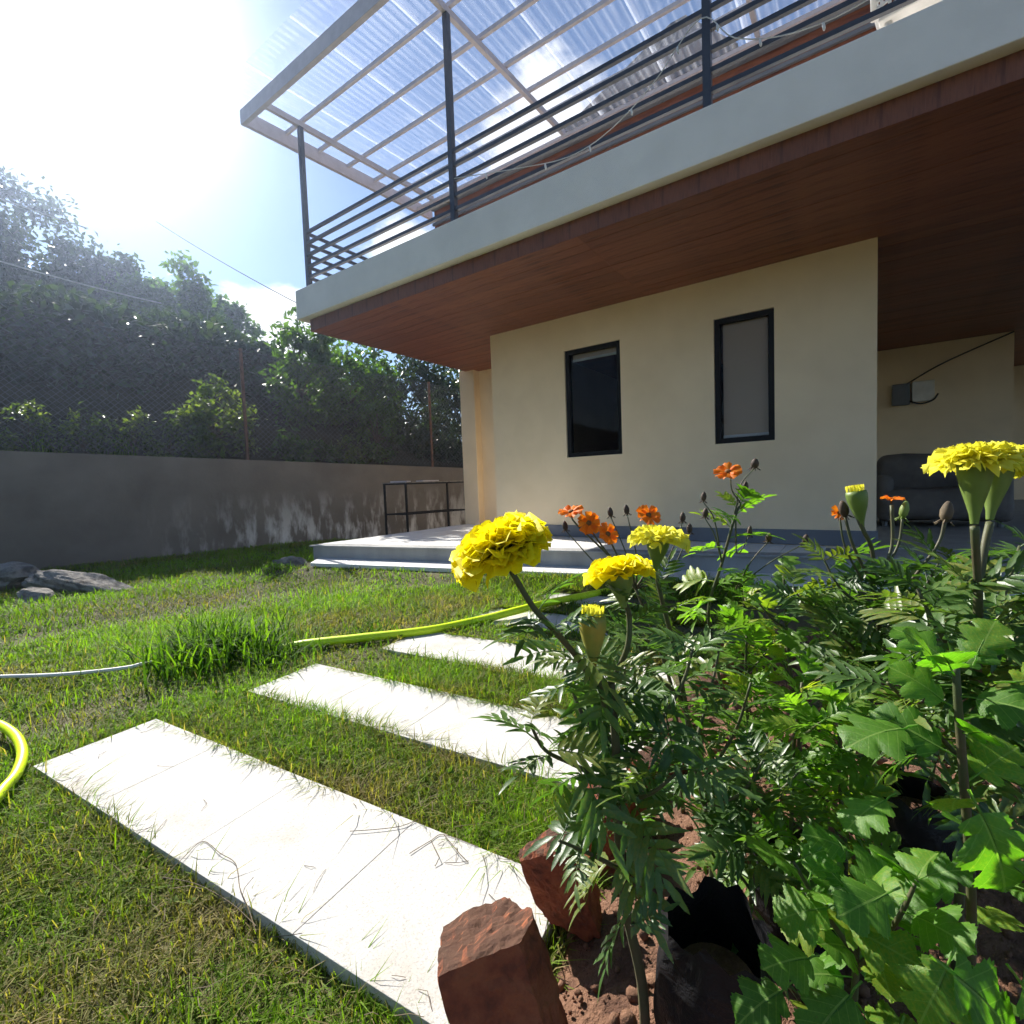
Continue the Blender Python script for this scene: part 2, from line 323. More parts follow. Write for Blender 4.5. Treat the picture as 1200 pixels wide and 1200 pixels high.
def sheetmat():
    """clear corrugated plastic: mostly see-through, milky with dust in streaks along the ribs"""
    m, N, L, out = nodes_of('clear_roof_sheet')
    t = N.new('ShaderNodeBsdfTransparent'); t.inputs[0].default_value = (.93, .95, .99, 1)
    tr = N.new('ShaderNodeBsdfTranslucent'); tr.inputs[0].default_value = (.85, .87, .92, 1)
    g = N.new('ShaderNodeBsdfGlossy'); g.inputs['Roughness'].default_value = .12
    f = noise(N, L, 9, 5, .65, stretch=(1.2, .06, 1)); tc = N.new('ShaderNodeTexCoord'); sp = N.new('ShaderNodeSeparateXYZ'); L.new(tc.outputs['Object'], sp.inputs[0])
    def mt(op, a_, b_=None):
        q = N.new('ShaderNodeMath'); q.operation = op
        for i_, v_ in enumerate((a_, b_)):
            if isinstance(v_, (int, float)): q.inputs[i_].default_value = v_
            elif v_ is not None: L.new(v_, q.inputs[i_])
        return q.outputs[0]
    rib = mt('LESS_THAN', mt('FRACT', mt('DIVIDE', sp.outputs['X'], .152)), .10)          # dust caught along every second valley
    lap = mt('LESS_THAN', sp.outputs['X'], .055)                                          # doubled strip where sheets overlap
    dirt = mt('MULTIPLY', mt('MAXIMUM', mt('SUBTRACT', f, .45), 0.0), .35)
    mr = N.new('ShaderNodeClamp'); L.new(mt('ADD', mt('ADD', mt('ADD', dirt, .03), mt('MULTIPLY', rib, .05)), mt('MULTIPLY', lap, .20)), mr.inputs[0])
    a = N.new('ShaderNodeMixShader'); L.new(mr.outputs[0], a.inputs[0]); L.new(t.outputs[0], a.inputs[1]); L.new(tr.outputs[0], a.inputs[2])
    b = N.new('ShaderNodeMixShader'); b.inputs[0].default_value = .05; L.new(a.outputs[0], b.inputs[1]); L.new(g.outputs[0], b.inputs[2])
    L.new(b.outputs[0], out.inputs[0]); return m
M_SHEET = sheetmat()
def gardenwallmat():
    """cement render, damp dark with pale lime stains that run up from the foot in one stretch"""
    m, N, L, out = nodes_of('cement_wall'); p = N.new('ShaderNodeBsdfPrincipled'); L.new(p.outputs[0], out.inputs[0]); p.inputs['Roughness'].default_value = .92; p.inputs['Specular IOR Level'].default_value = .2
    base = ramp(N, L, noise(N, L, 1.3, 6, .6), [(.3, (.145, .125, .105)), (.7, (.21, .185, .158))])
    st = noise(N, L, 4.5, 7, .62, stretch=(1, 1, .32))
    tc = N.new('ShaderNodeTexCoord'); sp = N.new('ShaderNodeSeparateXYZ'); L.new(tc.outputs['Object'], sp.inputs[0])
    def mr(v, a, b, c=0, d=1):
        n = N.new('ShaderNodeMapRange'); n.inputs[1].default_value = a; n.inputs[2].default_value = b; n.inputs[3].default_value = c; n.inputs[4].default_value = d; L.new(v, n.inputs[0]); return n.outputs[0]
    def mul(a, b):
        n = N.new('ShaderNodeMath'); n.operation = 'MULTIPLY'; L.new(a, n.inputs[0]); L.new(b, n.inputs[1]); return n.outputs[0]
    mask = mul(mul(mr(st, .47, .60), mr(sp.outputs['Z'], .95, .15)), mr(sp.outputs['Y'], 2.6, 4.6))
    mx = N.new('ShaderNodeMix'); mx.data_type = 'RGBA'; L.new(mask, mx.inputs['Factor']); L.new(base, mx.inputs['A']); mx.inputs['B'].default_value = (.62, .61, .59, 1)
    L.new(mx.outputs['Result'], p.inputs['Base Color']); L.new(bump(N, L, noise(N, L, 22, 5), .5, .008), p.inputs['Normal']); return m
M_GWALL = gardenwallmat()

# ================================================================== SETTING
SLAB_ROT = R(5.3); TILE = 0.45
SLABS = [(-2.27, .375, .37), (-2.25, 1.08, .37), (-2.17, 1.775, .37), (-2.10, 2.44, .37), (-2.02, 3.08, .37)]   # near-left corner, depth
_c, _s = math.cos(SLAB_ROT), math.sin(SLAB_ROT)
def in_slab(x, y, margin=0.0):
    k = np.zeros(x.shape, bool)
    for sx, sy, dep in SLABS:
        u = (x - sx) * _c + (y - sy) * _s; v = -(x - sx) * _s + (y - sy) * _c
        k |= (u > -margin) & (u < 4 * TILE + margin) & (v > -margin) & (v < dep + margin)
    return k
def front_y(x): return 3.36 + .20 * (x + 5.29)          # terrace front edge
def bed_x(y): return -.50 - .035 * (y - .6)             # edge of the flower bed
WALLA = Vector((-10.6, -7.0, 0)); WALLB = Vector((-7.1, 9.5, 0))   # garden wall face
def wall_x(y): return WALLA.x + (WALLB.x - WALLA.x) * (y - WALLA.y) / (WALLB.y - WALLA.y)

def smooth_noise(x, y, seed=0):
    r = np.random.default_rng(seed); z = np.zeros(np.shape(x))
    for k in range(14):
        a = r.uniform(0, 2 * math.pi); fr = r.uniform(.6, 7); ph = r.uniform(0, 6.28)
        z = z + np.sin((x * math.cos(a) + y * math.sin(a)) * fr + ph) / fr
    return z
def ground_h(x, y):
    t = np.clip((y - (3.36 + .20 * (x + 5.29) - .68)) / .34, 0, 1) * np.clip((x + 5.9) / .5, 0, 1)
    return .010 * smooth_noise(x, y, 3) - .01 + .07 * t * t * (3 - 2 * t)

def grid_mesh(name, xs, ys, hf, mat, smooth=True):
    X, Y = np.meshgrid(xs, ys); Z = hf(X, Y); v = np.stack([X, Y, Z], -1).reshape(-1, 3)
    nx, ny = len(xs), len(ys); i = np.arange(nx - 1)[None, :] + nx * np.arange(ny - 1)[:, None]
    q = np.stack([i, i + 1, i + nx + 1, i + nx], -1).reshape(-1, 4)
    return np_mesh(name, v, q.ravel(), np.full(len(q), 4), mat, smooth=smooth)
def spread(a, b, lo, hi, step):
    far_a = a - (np.geomspace(1, 1 + (a - lo), 14) - 1)[1:][::-1]; far_b = b + (np.geomspace(1, 1 + (hi - b), 14) - 1)[1:]
    return np.concatenate([far_a, np.arange(a, b + step / 2, step), far_b])
def gh_full(x, y):
    k = np.clip(1 - (np.hypot(x + 2, y - 2) - 8) / 4, 0, 1)
    return ground_h(x, y) * k - .02 * (1 - k)
o = place(grid_mesh('ground', spread(-10.2, 3.0, -400, 400, .05), spread(-2.0, 5.5, -400, 400, .05), gh_full, M_LAWN), 'ground'); tag(o, kind='structure')

# hillside behind the garden wall: retained bank climbing to a ridge
def hill_h(x, y):
    d = np.clip((wall_x(y) - .15) - x, 0, None)
    ridge = 4.9 - 2.9 * np.clip((y - 5.5) / 7, 0, 1) ** 1.2 + .2 * np.clip(-y / 8, 0, 1)
    base = 1.78 + (1.21 - 1.78) * (y - WALLA.y) / (WALLB.y - WALLA.y)
    t = np.clip(d / 5.0, 0, 1); t = t * t * (3 - 2 * t)
    z = base + np.clip(ridge - base, .2, None) * t + .10 * smooth_noise(x * .9, y * .9, 5) * np.clip(d, 0, 1)
    return z + .03 * np.clip(d - 5, 0, 60)
def hill_x(u, y): return u
xs = -8.2 - np.concatenate([np.linspace(0, 9, 60), np.geomspace(9.5, 260, 16)]); xs = xs[::-1]
def hill_grid():
    ys = np.concatenate([-np.geomspace(10, 160, 10)[::-1], np.linspace(-9, 22, 90), np.geomspace(23, 200, 10)])
    d = np.concatenate([np.linspace(0, 9, 60), np.geomspace(9.6, 260, 16)])
    Dm, Y = np.meshgrid(d, ys); X = wall_x(np.clip(Y, -9, 22)) - .16 - Dm
    Z = hill_h(X, np.clip(Y, -9, 22)); v = np.stack([X, Y, Z], -1).reshape(-1, 3)
    nx, ny = len(d), len(ys); i = np.arange(nx - 1)[None, :] + nx * np.arange(ny - 1)[:, None]
    q = np.stack([i, i + nx, i + nx + 1, i + 1], -1).reshape(-1, 4)
    return np_mesh('hillside', v, q.ravel(), np.full(len(q), 4), M_HILL, smooth=True)
tag(place(hill_grid(), 'hillside'), kind='structure')

# raised soil of the flower bed
def bed_h(x, y):
    e = np.clip((x - bed_x(y)) / .25, 0, 1) * np.clip((3.2 - y) / .4, 0, 1)
    r = np.random.default_rng(2)
    return -.03 + .085 * e + .018 * smooth_noise(x * 3.5, y * 3.5, 8) + .007 * smooth_noise(x * 14, y * 14, 9) + (r.normal(size=np.shape(x)) * .004 if np.ndim(x) else 0)
o = place(grid_mesh('flower_bed_soil', np.arange(-.62, 2.6, .022), np.arange(-.4, 3.35, .022), bed_h, M_SOIL), 'flower_bed_soil'); tag(o, kind='structure')

# ------------------------------------------------------------------ stepping slabs of four square tiles
def tile_mesh():
    m = MB(); m.box(.0005, TILE - .0005, 0, .37, -.05, .011); return m.mesh('tile', M_SLAB)
_tm = tile_mesh()
SLAB_LABEL = ['nearest and largest looking white stepping slab, with thin dry stalks lying on it', 'second white stepping slab from the front, behind the nearest one',
              'third white stepping slab from the front, ending by the yellow hose', 'fourth white stepping slab, with the yellow hose crossing its left end',
              'farthest white stepping slab, next to the terrace step']
for i, (sx, sy, dep) in enumerate(SLABS):
    t = empty('stepping_slab', (sx, sy, 0), SLAB_LABEL[i], 'paving slab', 'white stepping slabs leading to the terrace'); t.rotation_euler.z = SLAB_ROT
    for k in range(4):
        o = place(_tm, 'tile', t); o.location = (k * TILE, 0, random.uniform(-.0004, .0004))
        b = o.modifiers.new('bevel', 'BEVEL'); b.width = .0012; b.segments = 2

# ------------------------------------------------------------------ garden wall, fence
gw = empty('garden_wall', (-8.0, 1, 0), 'long grey cement garden wall with pale stains at its foot', 'wall')
def wall_strip(name, mat, off0, off1, z0a, z1a, z0b, z1b, parent):
    d = (WALLB - WALLA).normalized(); n = Vector((d.y, -d.x, 0))
    a0 = WALLA + n * off0; a1 = WALLA + n * off1; b0 = WALLB + n * off0; b1 = WALLB + n * off1
    m = MB(); m.add([(a0.x, a0.y, z0a), (b0.x, b0.y, z0b), (b1.x, b1.y, z0b), (a1.x, a1.y, z0a), (a0.x, a0.y, z1a), (b0.x, b0.y, z1b), (b1.x, b1.y, z1b), (a1.x, a1.y, z1a)],
          [(0, 1, 2, 3), (7, 6, 5, 4), (0, 4, 5, 1), (1, 5, 6, 2), (2, 6, 7, 3), (3, 7, 4, 0)])
    # world-space verts under the empty: undo its offset
    o = m.build(name, mat, parent); o.matrix_parent_inverse = Matrix.Translation(-Vector(parent.location)); return o
o = wall_strip('wall_face', M_GWALL, 0, -.18, -.3, 1.85, -.3, 1.285, gw)
def wtop(y): return 1.86 + (1.295 - 1.86) * (y - WALLA.y) / (WALLB.y - WALLA.y)

fence = empty('chain_link_fence', (-8.1, 3, 1.5), 'dark chain link fence on rusty posts along the top of the garden wall', 'fence')
FI = Matrix.Translation(-Vector(fence.location))
def fpart(m, name, mat):
    o = m.build(name, mat, fence); o.matrix_parent_inverse = FI; return o
FH = 1.75
for y in (-6.4, -3.0, .5, 4.25, 7.85):
    m = MB(); x = wall_x(y) - .10; m.tube([(x, y, wtop(y) - .05), (x, y, wtop(y) + FH + .08)], .028, 8)
    fpart(m, 'fence_post', M_RUST)
m = MB(); Y0, Y1 = -6.6, 9.4; pitch = .085
def fp(y, h): return Vector((wall_x(y) - .10, y, wtop(y) + .04 + h))
def clipd(y0, sg):
    a = (y0, 0.); b = (y0 + sg * FH, FH)
    ya, ha, yb, hb = y0, 0., y0 + sg * FH, FH
    if sg > 0:
        if yb < Y0 or ya > Y1: return None
        if ya < Y0: ha += (Y0 - ya); ya = Y0
        if yb > Y1: hb -= (yb - Y1); yb = Y1
    else:
        if ya < Y0 or yb > Y1: return None
        if ya > Y1: ha += (ya - Y1); ya = Y1
        if yb < Y0: hb -= (Y0 - yb); yb = Y0
    return fp(ya, ha), fp(yb, hb)
n = int((Y1 - Y0 + FH) / pitch)
for i in range(n):
    for sg, st in ((1, Y0 - FH), (-1, Y0)):
        c = clipd(st + i * pitch, sg)
        if c and (c[0] - c[1]).length > .05: m.tube(c, .0042, 3, cap=False)
o = fpart(m, 'wire_mesh', M_WIRE); o['kind'] = 'stuff'
m = MB(); m.tube([fp(Y0, FH), fp(Y1, FH)], .004, 4); fpart(m, 'tension_wire', M_WIRE)

# ------------------------------------------------------------------ terrace
ter = empty('terrace', (-2.5, 4.5, 0), 'raised grey terrace with white tiles on top and a white front step', 'terrace'); TI = Matrix.Translation(-Vector(ter.location))
def tpart(m, name, mat, bevel=0):
    o = m.build(name, mat, ter, bevel=bevel); o.matrix_parent_inverse = TI; return o
XL, XR = -5.29, 5.0
m = MB(); m.prism([(XL + .03, front_y(XL) + .03), (XR, front_y(XR) + .03), (XR, 14.0), (XL + .03, 14.0)], -.2, .248); tpart(m, 'terrace_base', M_RISER)
m = MB(); m.prism([(XL, front_y(XL)), (XR, front_y(XR)), (XR, front_y(XR) + .16), (XL, front_y(XL) + .16)], .2495, .268); tpart(m, 'edge_nosing', M_RISER, .003)
m = MB(); m.prism([(XL + .36, front_y(XL + .36) - .30), (XR, front_y(XR) - .30), (XR, front_y(XR) + .028), (XL + .1, front_y(XL + .1) + .028)], .075, .118); tpart(m, 'step_tread', M_TILE, .006)
m = MB(); m.prism([(XL + .40, front_y(XL + .4) - .26), (XR, front_y(XR) - .26), (XR, front_y(XR) + .026), (XL + .14, front_y(XL + .14) + .026)], -.1, .074); tpart(m, 'step_base', M_RISER)
TT = .30
for i in range(17):
    for j in range(12):
        x0 = XL + .005 + i * TT; x1 = x0 + TT - .006
        f0, f1 = front_y(x0) + .165 + j * TT, front_y(x1) + .165 + j * TT
        if x0 > -3.75 and f0 > 5.0 or x0 > -.3 or f0 > 6.3: continue
        m = MB(); e0 = min(f0 + TT - .006, 5.00 if x1 > -3.76 else 9); e1 = min(f1 + TT - .006, 5.0 if x1 > -3.76 else 9)
        if e0 - f0 < .03: continue
        m.prism([(x0, f0), (x1, f1), (x1, e1), (x0, e0)], .2485, .2685 + random.uniform(-.001, .001)); tpart(m, 'tile', M_TILE)
m = MB(); m.box(-.15, XR, 5.10, 13.9, .2485, .262); tpart(m, 'carport_floor', M_RISER)

# ------------------------------------------------------------------ house
house = empty('house', (0, 6, 0), 'cream house with red wood soffit under a white balcony slab', 'house'); HI = Matrix.Translation(-Vector(house.location))
def hpart(m, name, mat, parent=None, bevel=0, smooth=False):
    o = m.build(name, mat, parent or house, bevel=bevel, smooth=smooth)
    if parent is None: o.matrix_parent_inverse = HI
    return o
ZF, ZS = .27, 2.771                   # terrace floor, soffit underside
YW = 5.03
WINS = [(-2.705, -2.035, 1.185, 2.395), (-1.092, -.580, 1.215, 2.395)]
def wall_holes(x0, x1, z0, z1, holes, y0, y1):
    m = MB(); xs = sorted({x0, x1, *[h[0] for h in holes], *[h[1] for h in holes]}); zs = sorted({z0, z1, *[h[2] for h in holes], *[h[3] for h in holes]})
    vid = {}
    def V(i, j, k):
        if (i, j, k) not in vid:
            vid[(i, j, k)] = len(m.v); m.v.append((xs[i], (y0, y1)[k], zs[j]))
        return vid[(i, j, k)]
    def solid(i, j):
        if not (0 <= i < len(xs) - 1 and 0 <= j < len(zs) - 1): return False
        cx, cz = (xs[i] + xs[i + 1]) / 2, (zs[j] + zs[j + 1]) / 2
        return not any(h[0] < cx < h[1] and h[2] < cz < h[3] for h in holes)
    for i in range(len(xs) - 1):
        for j in range(len(zs) - 1):
            if not solid(i, j): continue
            m.f.append((V(i, j, 0), V(i + 1, j, 0), V(i + 1, j + 1, 0), V(i, j + 1, 0)))
            m.f.append((V(i, j + 1, 1), V(i + 1, j + 1, 1), V(i + 1, j, 1), V(i, j, 1)))
            if not solid(i - 1, j): m.f.append((V(i, j, 0), V(i, j + 1, 0), V(i, j + 1, 1), V(i, j, 1)))
            if not solid(i + 1, j): m.f.append((V(i + 1, j + 1, 0), V(i + 1, j, 0), V(i + 1, j, 1), V(i + 1, j + 1, 1)))
            if not solid(i, j - 1): m.f.append((V(i + 1, j, 0), V(i, j, 0), V(i, j, 1), V(i + 1, j, 1)))
            if not solid(i, j + 1): m.f.append((V(i, j + 1, 0), V(i + 1, j + 1, 0), V(i + 1, j + 1, 1), V(i, j + 1, 1)))
    return m
RX0, RX1 = -3.745, .16
hpart(wall_holes(RX0, RX1, ZF - .05, ZS + .02, WINS, YW, YW + .16), 'front_wall', M_CREAM)
m = MB(); m.box(RX0, RX0 + .15, YW + .161, 9.0, ZF - .05, ZS + .02); hpart(m, 'side_wall', M_CREAM)
m = MB(); m.box(RX1 - .15, RX1, YW + .161, 9.74, ZF - .05, ZS + .02); hpart(m, 'side_wall', M_CREAM)
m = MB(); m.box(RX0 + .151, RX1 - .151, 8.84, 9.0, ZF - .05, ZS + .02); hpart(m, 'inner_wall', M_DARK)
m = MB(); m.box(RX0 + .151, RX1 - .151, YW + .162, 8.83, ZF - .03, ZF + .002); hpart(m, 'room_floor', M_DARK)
m = MB(); m.box(-5.22, RX0 - .001, 6.42, 6.60, ZF - .05, ZS + .02); hpart(m, 'back_wall', M_CREAM)
m = MB(); m.box(-5.34, -5.04, 6.28, 6.62, ZF - .25, ZS + .02); hpart(m, 'pilaster', M_CREAM, bevel=.006)
m = MB(); m.box(-4.64, -4.55, 6.398, 6.42, 1.26, 1.36); hpart(m, 'switch_plate', M_WICK, bevel=.005)
m = MB(); m.box(RX0 - .012, RX1 + .012, YW - .014, YW, ZF - .0, ZF + .135); hpart(m, 'skirting', M_SKIRT, bevel=.003)
m = MB(); m.box(RX1 + .001, 1.84, 9.72, 9.90, ZF - .05, ZS + .02); hpart(m, 'carport_wall', M_CREAM)
m = MB(); m.box(1.80, 5.0, 13.1, 13.3, ZF - .05, ZS + .02); hpart(m, 'rear_wall', M_CREAM)
m = MB(); m.box(1.66, 1.84, 9.901, 13.09, ZF - .05, ZS + .02); hpart(m, 'side_wall', M_CREAM)

# windows
def window(x0, x1, z0, z1, blind_z):
    w = bpy.data.objects.new('window', None); COL.objects.link(w); w.parent = house; w.location = Vector((x0, YW, z0)) - house.location
    W_, H_ = x1 - x0, z1 - z0; b = .048
    m = MB()
    m.box(.003, b, .02, .085, .003, H_ - .003); m.box(W_ - b, W_ - .003, .02, .085, .003, H_ - .003)
    m.box(b + .0, W_ - b, .02, .085, .003, b); m.box(b, W_ - b, .02, .085, H_ - b, H_ - .003)
    m.build('window_frame', M_BLACK, w)
    m = MB(); m.box(b - .002, W_ - b + .002, .05, .056, b - .002, H_ - b + .002); m.build('pane', M_GLASS, w)
    m = MB(); m.box(b + .015, W_ - b - .015, .098, .101, blind_z - z0, H_ - .02); bl = m.build('blind', M_BLIND, w)
    m = MB(); m.box(b + .012, W_ - b - .012, .090, .108, blind_z - z0 - .028, blind_z - z0 - .001); m.build('blind_bar', M_BLINDBAR, bl, bevel=.004)
    return w
window(*WINS[0], 2.30); window(*WINS[1], 1.30)

# balcony slab: white fascia, wood fascia boards, soffit boards
SX0, SX1 = -5.33, 5.2
m = MB(); m.box(SX0, SX1, 3.40, 3.62, 2.905, 3.235); m.box(SX0, SX0 + .22, 3.621, 14.0, 2.905, 3.235); hpart(m, 'white_fascia', M_WHITE, bevel=.006)
m = MB(); m.box(SX0 + .221, SX1, 3.621, 14.0, 2.93, 3.16); hpart(m, 'balcony_slab', M_WHITE)
bw = .24; k = 0; x = -5.21
_fb = MB(); _fb.box(.0001, bw - .0001, 0, .02, 0, .131); _fbm = _fb.mesh('fascia_board', M_WOODV)
while x < SX1 - .1:
    o = place(_fbm, 'fascia_board', house); o.matrix_parent_inverse = HI; o.location = (x, 3.492 + random.uniform(-.0005, .0005), 2.773); x += bw
_fe = MB(); _fe.box(0, .02, .0001, bw - .0001, 0, .131); _fem = _fe.mesh('fascia_board', M_WOODV)
y = 3.515
while y < 9.5:
    o = place(_fem, 'fascia_board', house); o.matrix_parent_inverse = HI; o.location = (-5.212 + random.uniform(-.0005, .0005), y, 2.773); y += bw
sb = .128; y = 3.494; yi = 0
_sb = MB(); _sb.box(0, 3.47, .0015, sb - .0015, 0, .016); _sbm = _sb.mesh('soffit_board', M_WOOD)
while y < 13.6:
    for k in range(3):
        if y > 9.75 and k < 1: continue
        o = place(_sbm, 'soffit_board', house); o.matrix_parent_inverse = HI; o.location = (-5.208 + k * 3.472, y, ZS + random.uniform(-.0015, .0012))
    y += sb
m = MB(); m.box(-5.19, SX1, 3.52, 13.9, ZS + .02, 2.90); hpart(m, 'ceiling_void', M_DARK)

# upper storey
m = MB(); m.box(-5.15, 5.2, 5.64, 6.2, 3.16, 5.06); hpart(m, 'upper_wall', M_WOOD)
for z0, z1, y0, mt in ((5.015, 5.062, 5.58, M_SKIRT), (4.80, 4.835, 5.61, M_SKIRT), (4.60, 4.63, 5.61, M_SKIRT)):
    m = MB(); m.box(-5.17, 5.2, y0, 5.6395, z0, z1); hpart(m, 'trim_band', mt)
def corr(x0, x1, y0, y1, z0, z1, pitch=.076, amp=.006, th=0, seg=6):
    n = int((x1 - x0) / pitch * seg); xs_ = np.linspace(x0, x1, n + 1); v = []
    for yy, zz in ((y0, z0), ((y0 + y1) / 2, (z0 + z1) / 2), (y1, z1)):
        for xx in xs_: v.append((xx, yy, zz + amp * math.sin(2 * math.pi * (xx - x0) / pitch)))
    f = []
    for r in range(2):
        for i in range(n): f.append((r * (n + 1) + i, r * (n + 1) + i + 1, (r + 1) * (n + 1) + i + 1, (r + 1) * (n + 1) + i))
    m = MB(); m.add(v, f); return m
# grey hipped roof over the upper storey, seen through the clear canopy
def roof_face(p, name):
    m = MB(); P = [Vector(q) for q in p]; n = 26
    vs = []; fs = []
    for i in range(n + 1):
        t = i / n; dz = .006 * (i % 2)
        a = P[0].lerp(P[1], t); b = P[3].lerp(P[2], t); vs += [a + Vector((0, 0, dz)), b + Vector((0, 0, dz))]
    for i in range(n): fs.append((2 * i, 2 * i + 2, 2 * i + 3, 2 * i + 1))
    m.add(vs, fs); return hpart(m, name, M_ROOF)
AP = Vector((-2.35, 8.6, 8.35)); E0, E1 = Vector((-3.55, 6.75, 6.10)), Vector((-1.15, 6.75, 6.10))
roof_face((E0, E1, AP + Vector((.12, 0, 0)), AP - Vector((.12, 0, 0))), 'upper_roof')
roof_face((Vector((-3.55, 10.5, 6.10)), E0, AP - Vector((.12, 0, 0)), AP - Vector((.12, 0, 0))), 'upper_roof')
roof_face((E1, Vector((-1.15, 10.5, 6.10)), AP + Vector((.12, 0, 0)), AP + Vector((.12, 0, 0))), 'upper_roof')
m = MB(); m.box(-3.35, -1.35, 6.95, 10.3, 5.05, 6.095); hpart(m, 'upper_wall', M_SKIRT)
m = MB(); m.box(-3.5, -1.2, 6.70, 6.76, 6.02, 6.09); hpart(m, 'gutter', M_SKIRT)
m = MB(); m.box(-5.15, 5.2, 6.201, 12.0, 5.0, 5.09); hpart(m, 'upper_ceiling', M_SKIRT)

# ------------------------------------------------------------------ canopy over the balcony
can = empty('canopy', (-2, 4.5, 5), 'clear corrugated plastic canopy on pale steel beams over the balcony', 'canopy'); CI = Matrix.Translation(-Vector(can.location))
def cpart(m, name, mat, bevel=0, smooth=False):
    o = m.build(name, mat, can, bevel=bevel, smooth=smooth); o.matrix_parent_inverse = CI; return o
def roof_z(y): return 5.055 + .062 * (y - 3.45)
PX = [-5.15, -2.93, -.77, 1.40, 3.55]
CY0, CY1 = 3.02, 5.62
for x in PX:
    m = MB(); m.bar((x, CY0 + .02, roof_z(CY0)), (x, CY1, roof_z(CY1)), .042, .06); cpart(m, 'cross_beam', M_PALE)
for y in (3.50, 3.93, 4.36, 4.80, 5.24):
    m = MB(); m.bar((-5.50, y, roof_z(y) + .052), (5.1, y, roof_z(y) + .052), .032, .04); cpart(m, 'purlin', M_PALE)
m = MB(); m.box(-5.52, 5.1, CY0 - .035, CY0 + .015, roof_z(CY0) - .085, roof_z(CY0) + .07); cpart(m, 'front_beam', M_PALE, .004)
m = MB(); m.bar((-5.50, CY0 + .016, roof_z(CY0)), (-5.50, 5.95, roof_z(5.95)), .05, .15); cpart(m, 'edge_beam', M_PALE)
m = MB(); m.bar((-5.45, 5.60, roof_z(5.60) - .055), (5.1, 5.60, roof_z(5.60) - .055), .045, .04); cpart(m, 'ledger', M_PALE)
x = -5.70; sw = .80
while x < 5.0:
    m = corr(0, sw + .06, 2.72, 5.85, roof_z(2.72) + .088, roof_z(5.85) + .088); o = cpart(m, 'clear_sheet', M_SHEET, smooth=True); o.location = (x, 0, .004 * (int((x + 6) / sw) % 2)); x += sw

# ------------------------------------------------------------------ balcony railing
rail = empty('balcony_railing', (-2, 3.46, 3.235), 'dark steel balcony railing with five level bars and tall posts', 'railing'); LI = Matrix.Translation(-Vector(rail.location))
def lpart(m, name, mat=None):
    o = m.build(name, mat or M_STEEL, rail); o.matrix_parent_inverse = LI; return o
for x in PX:
    m = MB(); m.box(x - .025, x + .025, 3.445, 3.495, 3.236, roof_z(3.47) - .031); lpart(m, 'post')
for z in (3.86, 3.74, 3.61, 3.48, 3.36):
    for a, b in zip(PX[:-1], PX[1:]):
        m = MB(); m.box(a + .0255, b - .0255, 3.452, 3.482, z - .015, z + .015); lpart(m, 'rail')
    m = MB(); m.box(-5.165, -5.135, 3.4955, 5.638, z - .015, z + .015); lpart(m, 'side_rail')
# string of small lamps along the railing
sl = empty('string_light', (-.8, 3.4, 3.7), 'thin pale wire of tiny bulbs drooping along the balcony railing', 'string light'); SI = Matrix.Translation(-Vector(sl.location))
pts = catmull([(-2.88, 3.43, 3.60), (-2.2, 3.42, 3.42), (-1.75, 3.42, 3.33), (-1.42, 3.42, 3.38), (-1.1, 3.42, 3.55), (-.80, 3.43, 3.80), (-.6, 3.43, 3.58), (-.3, 3.42, 3.44), (.05, 3.42, 3.42), (.6, 3.42, 3.55), (1.4, 3.43, 3.7)], 6)
m = MB(); m.tube(pts, .0035, 5); o = m.build('wire', M_HOSEW, sl); o.matrix_parent_inverse = SI
for k in range(3, len(pts), 6):
    m = MB(); p = pts[k]; m.tube([p, p + Vector((0, 0, -.012)), p + Vector((.004, 0, -.035)), p + Vector((.004, 0, -.045))], [.005, .008, .008, .003], 6); o = m.build('bulb', M_WICK, sl, smooth=True); o.matrix_parent_inverse = SI

# white lattice chair on the balcony
ch = empty('balcony_chair', (.40, 4.05, 3.16), 'white lattice garden chair standing on the balcony behind the railing', 'chair'); ch.rotation_euler.z = R(-8)
for sx in (-.22, .22):
    for sy in (-.2, .2):
        m = MB(); m.tube([(sx, sy, 0), (sx * .94, sy * .94, .42)], [.016, .02], 8); m.build('leg', M_WICK, ch, smooth=True)
m = MB(); m.box(-.25, .25, -.24, .26, .42, .45); m.build('seat', M_WICK, ch, bevel=.012)
def back_curve(u):  # u -1..1 across the back
    return Vector((u * .27, -.24 + .05 * (1 - u * u) * -1, 0))
m = MB(); H0, H1 = .46, .95
for k in range(15):
    u = -1 + 2 * k / 14; top = H1 - .16 * max(0, abs(u) - .55) ** 2 / .2
    m.bar(back_curve(u) + Vector((0, 0, H0)), back_curve(u) + Vector((0, -.07, top)), .016, .012, up=(0, 1, 0))
for j in range(15):
    z = H0 + (H1 - H0) * j / 14; w = 1 if z < .86 else .86
    pr = None
    for k in range(9):
        u = (-1 + 2 * k / 8) * w; p = back_curve(u) + Vector((0, -.07 * (z - H0) / (H1 - H0), z))
        if pr is not None: m.bar(pr, p, .012, .014)
        pr = p
m.build('backrest_lattice', M_WICK, ch)
m = MB(); rim = [back_curve(-1) + Vector((0, 0, .44))] + [back_curve(u) + Vector((0, -.07, H1 + .005 - .16 * max(0, abs(u) - .55) ** 2 / .2)) for u in np.linspace(-1, 1, 13)] + [back_curve(1) + Vector((0, 0, .44))]
m.tube(rim, .017, 8); m.build('backrest_rim', M_WICK, ch, smooth=True)
for sx in (-1, 1):
    m = MB(); m.tube(catmull([(sx * .27, -.25, .70), (sx * .29, 0, .67), (sx * .28, .22, .64), (sx * .26, .24, .45)], 4), .017, 8); m.build('arm', M_WICK, ch, smooth=True)

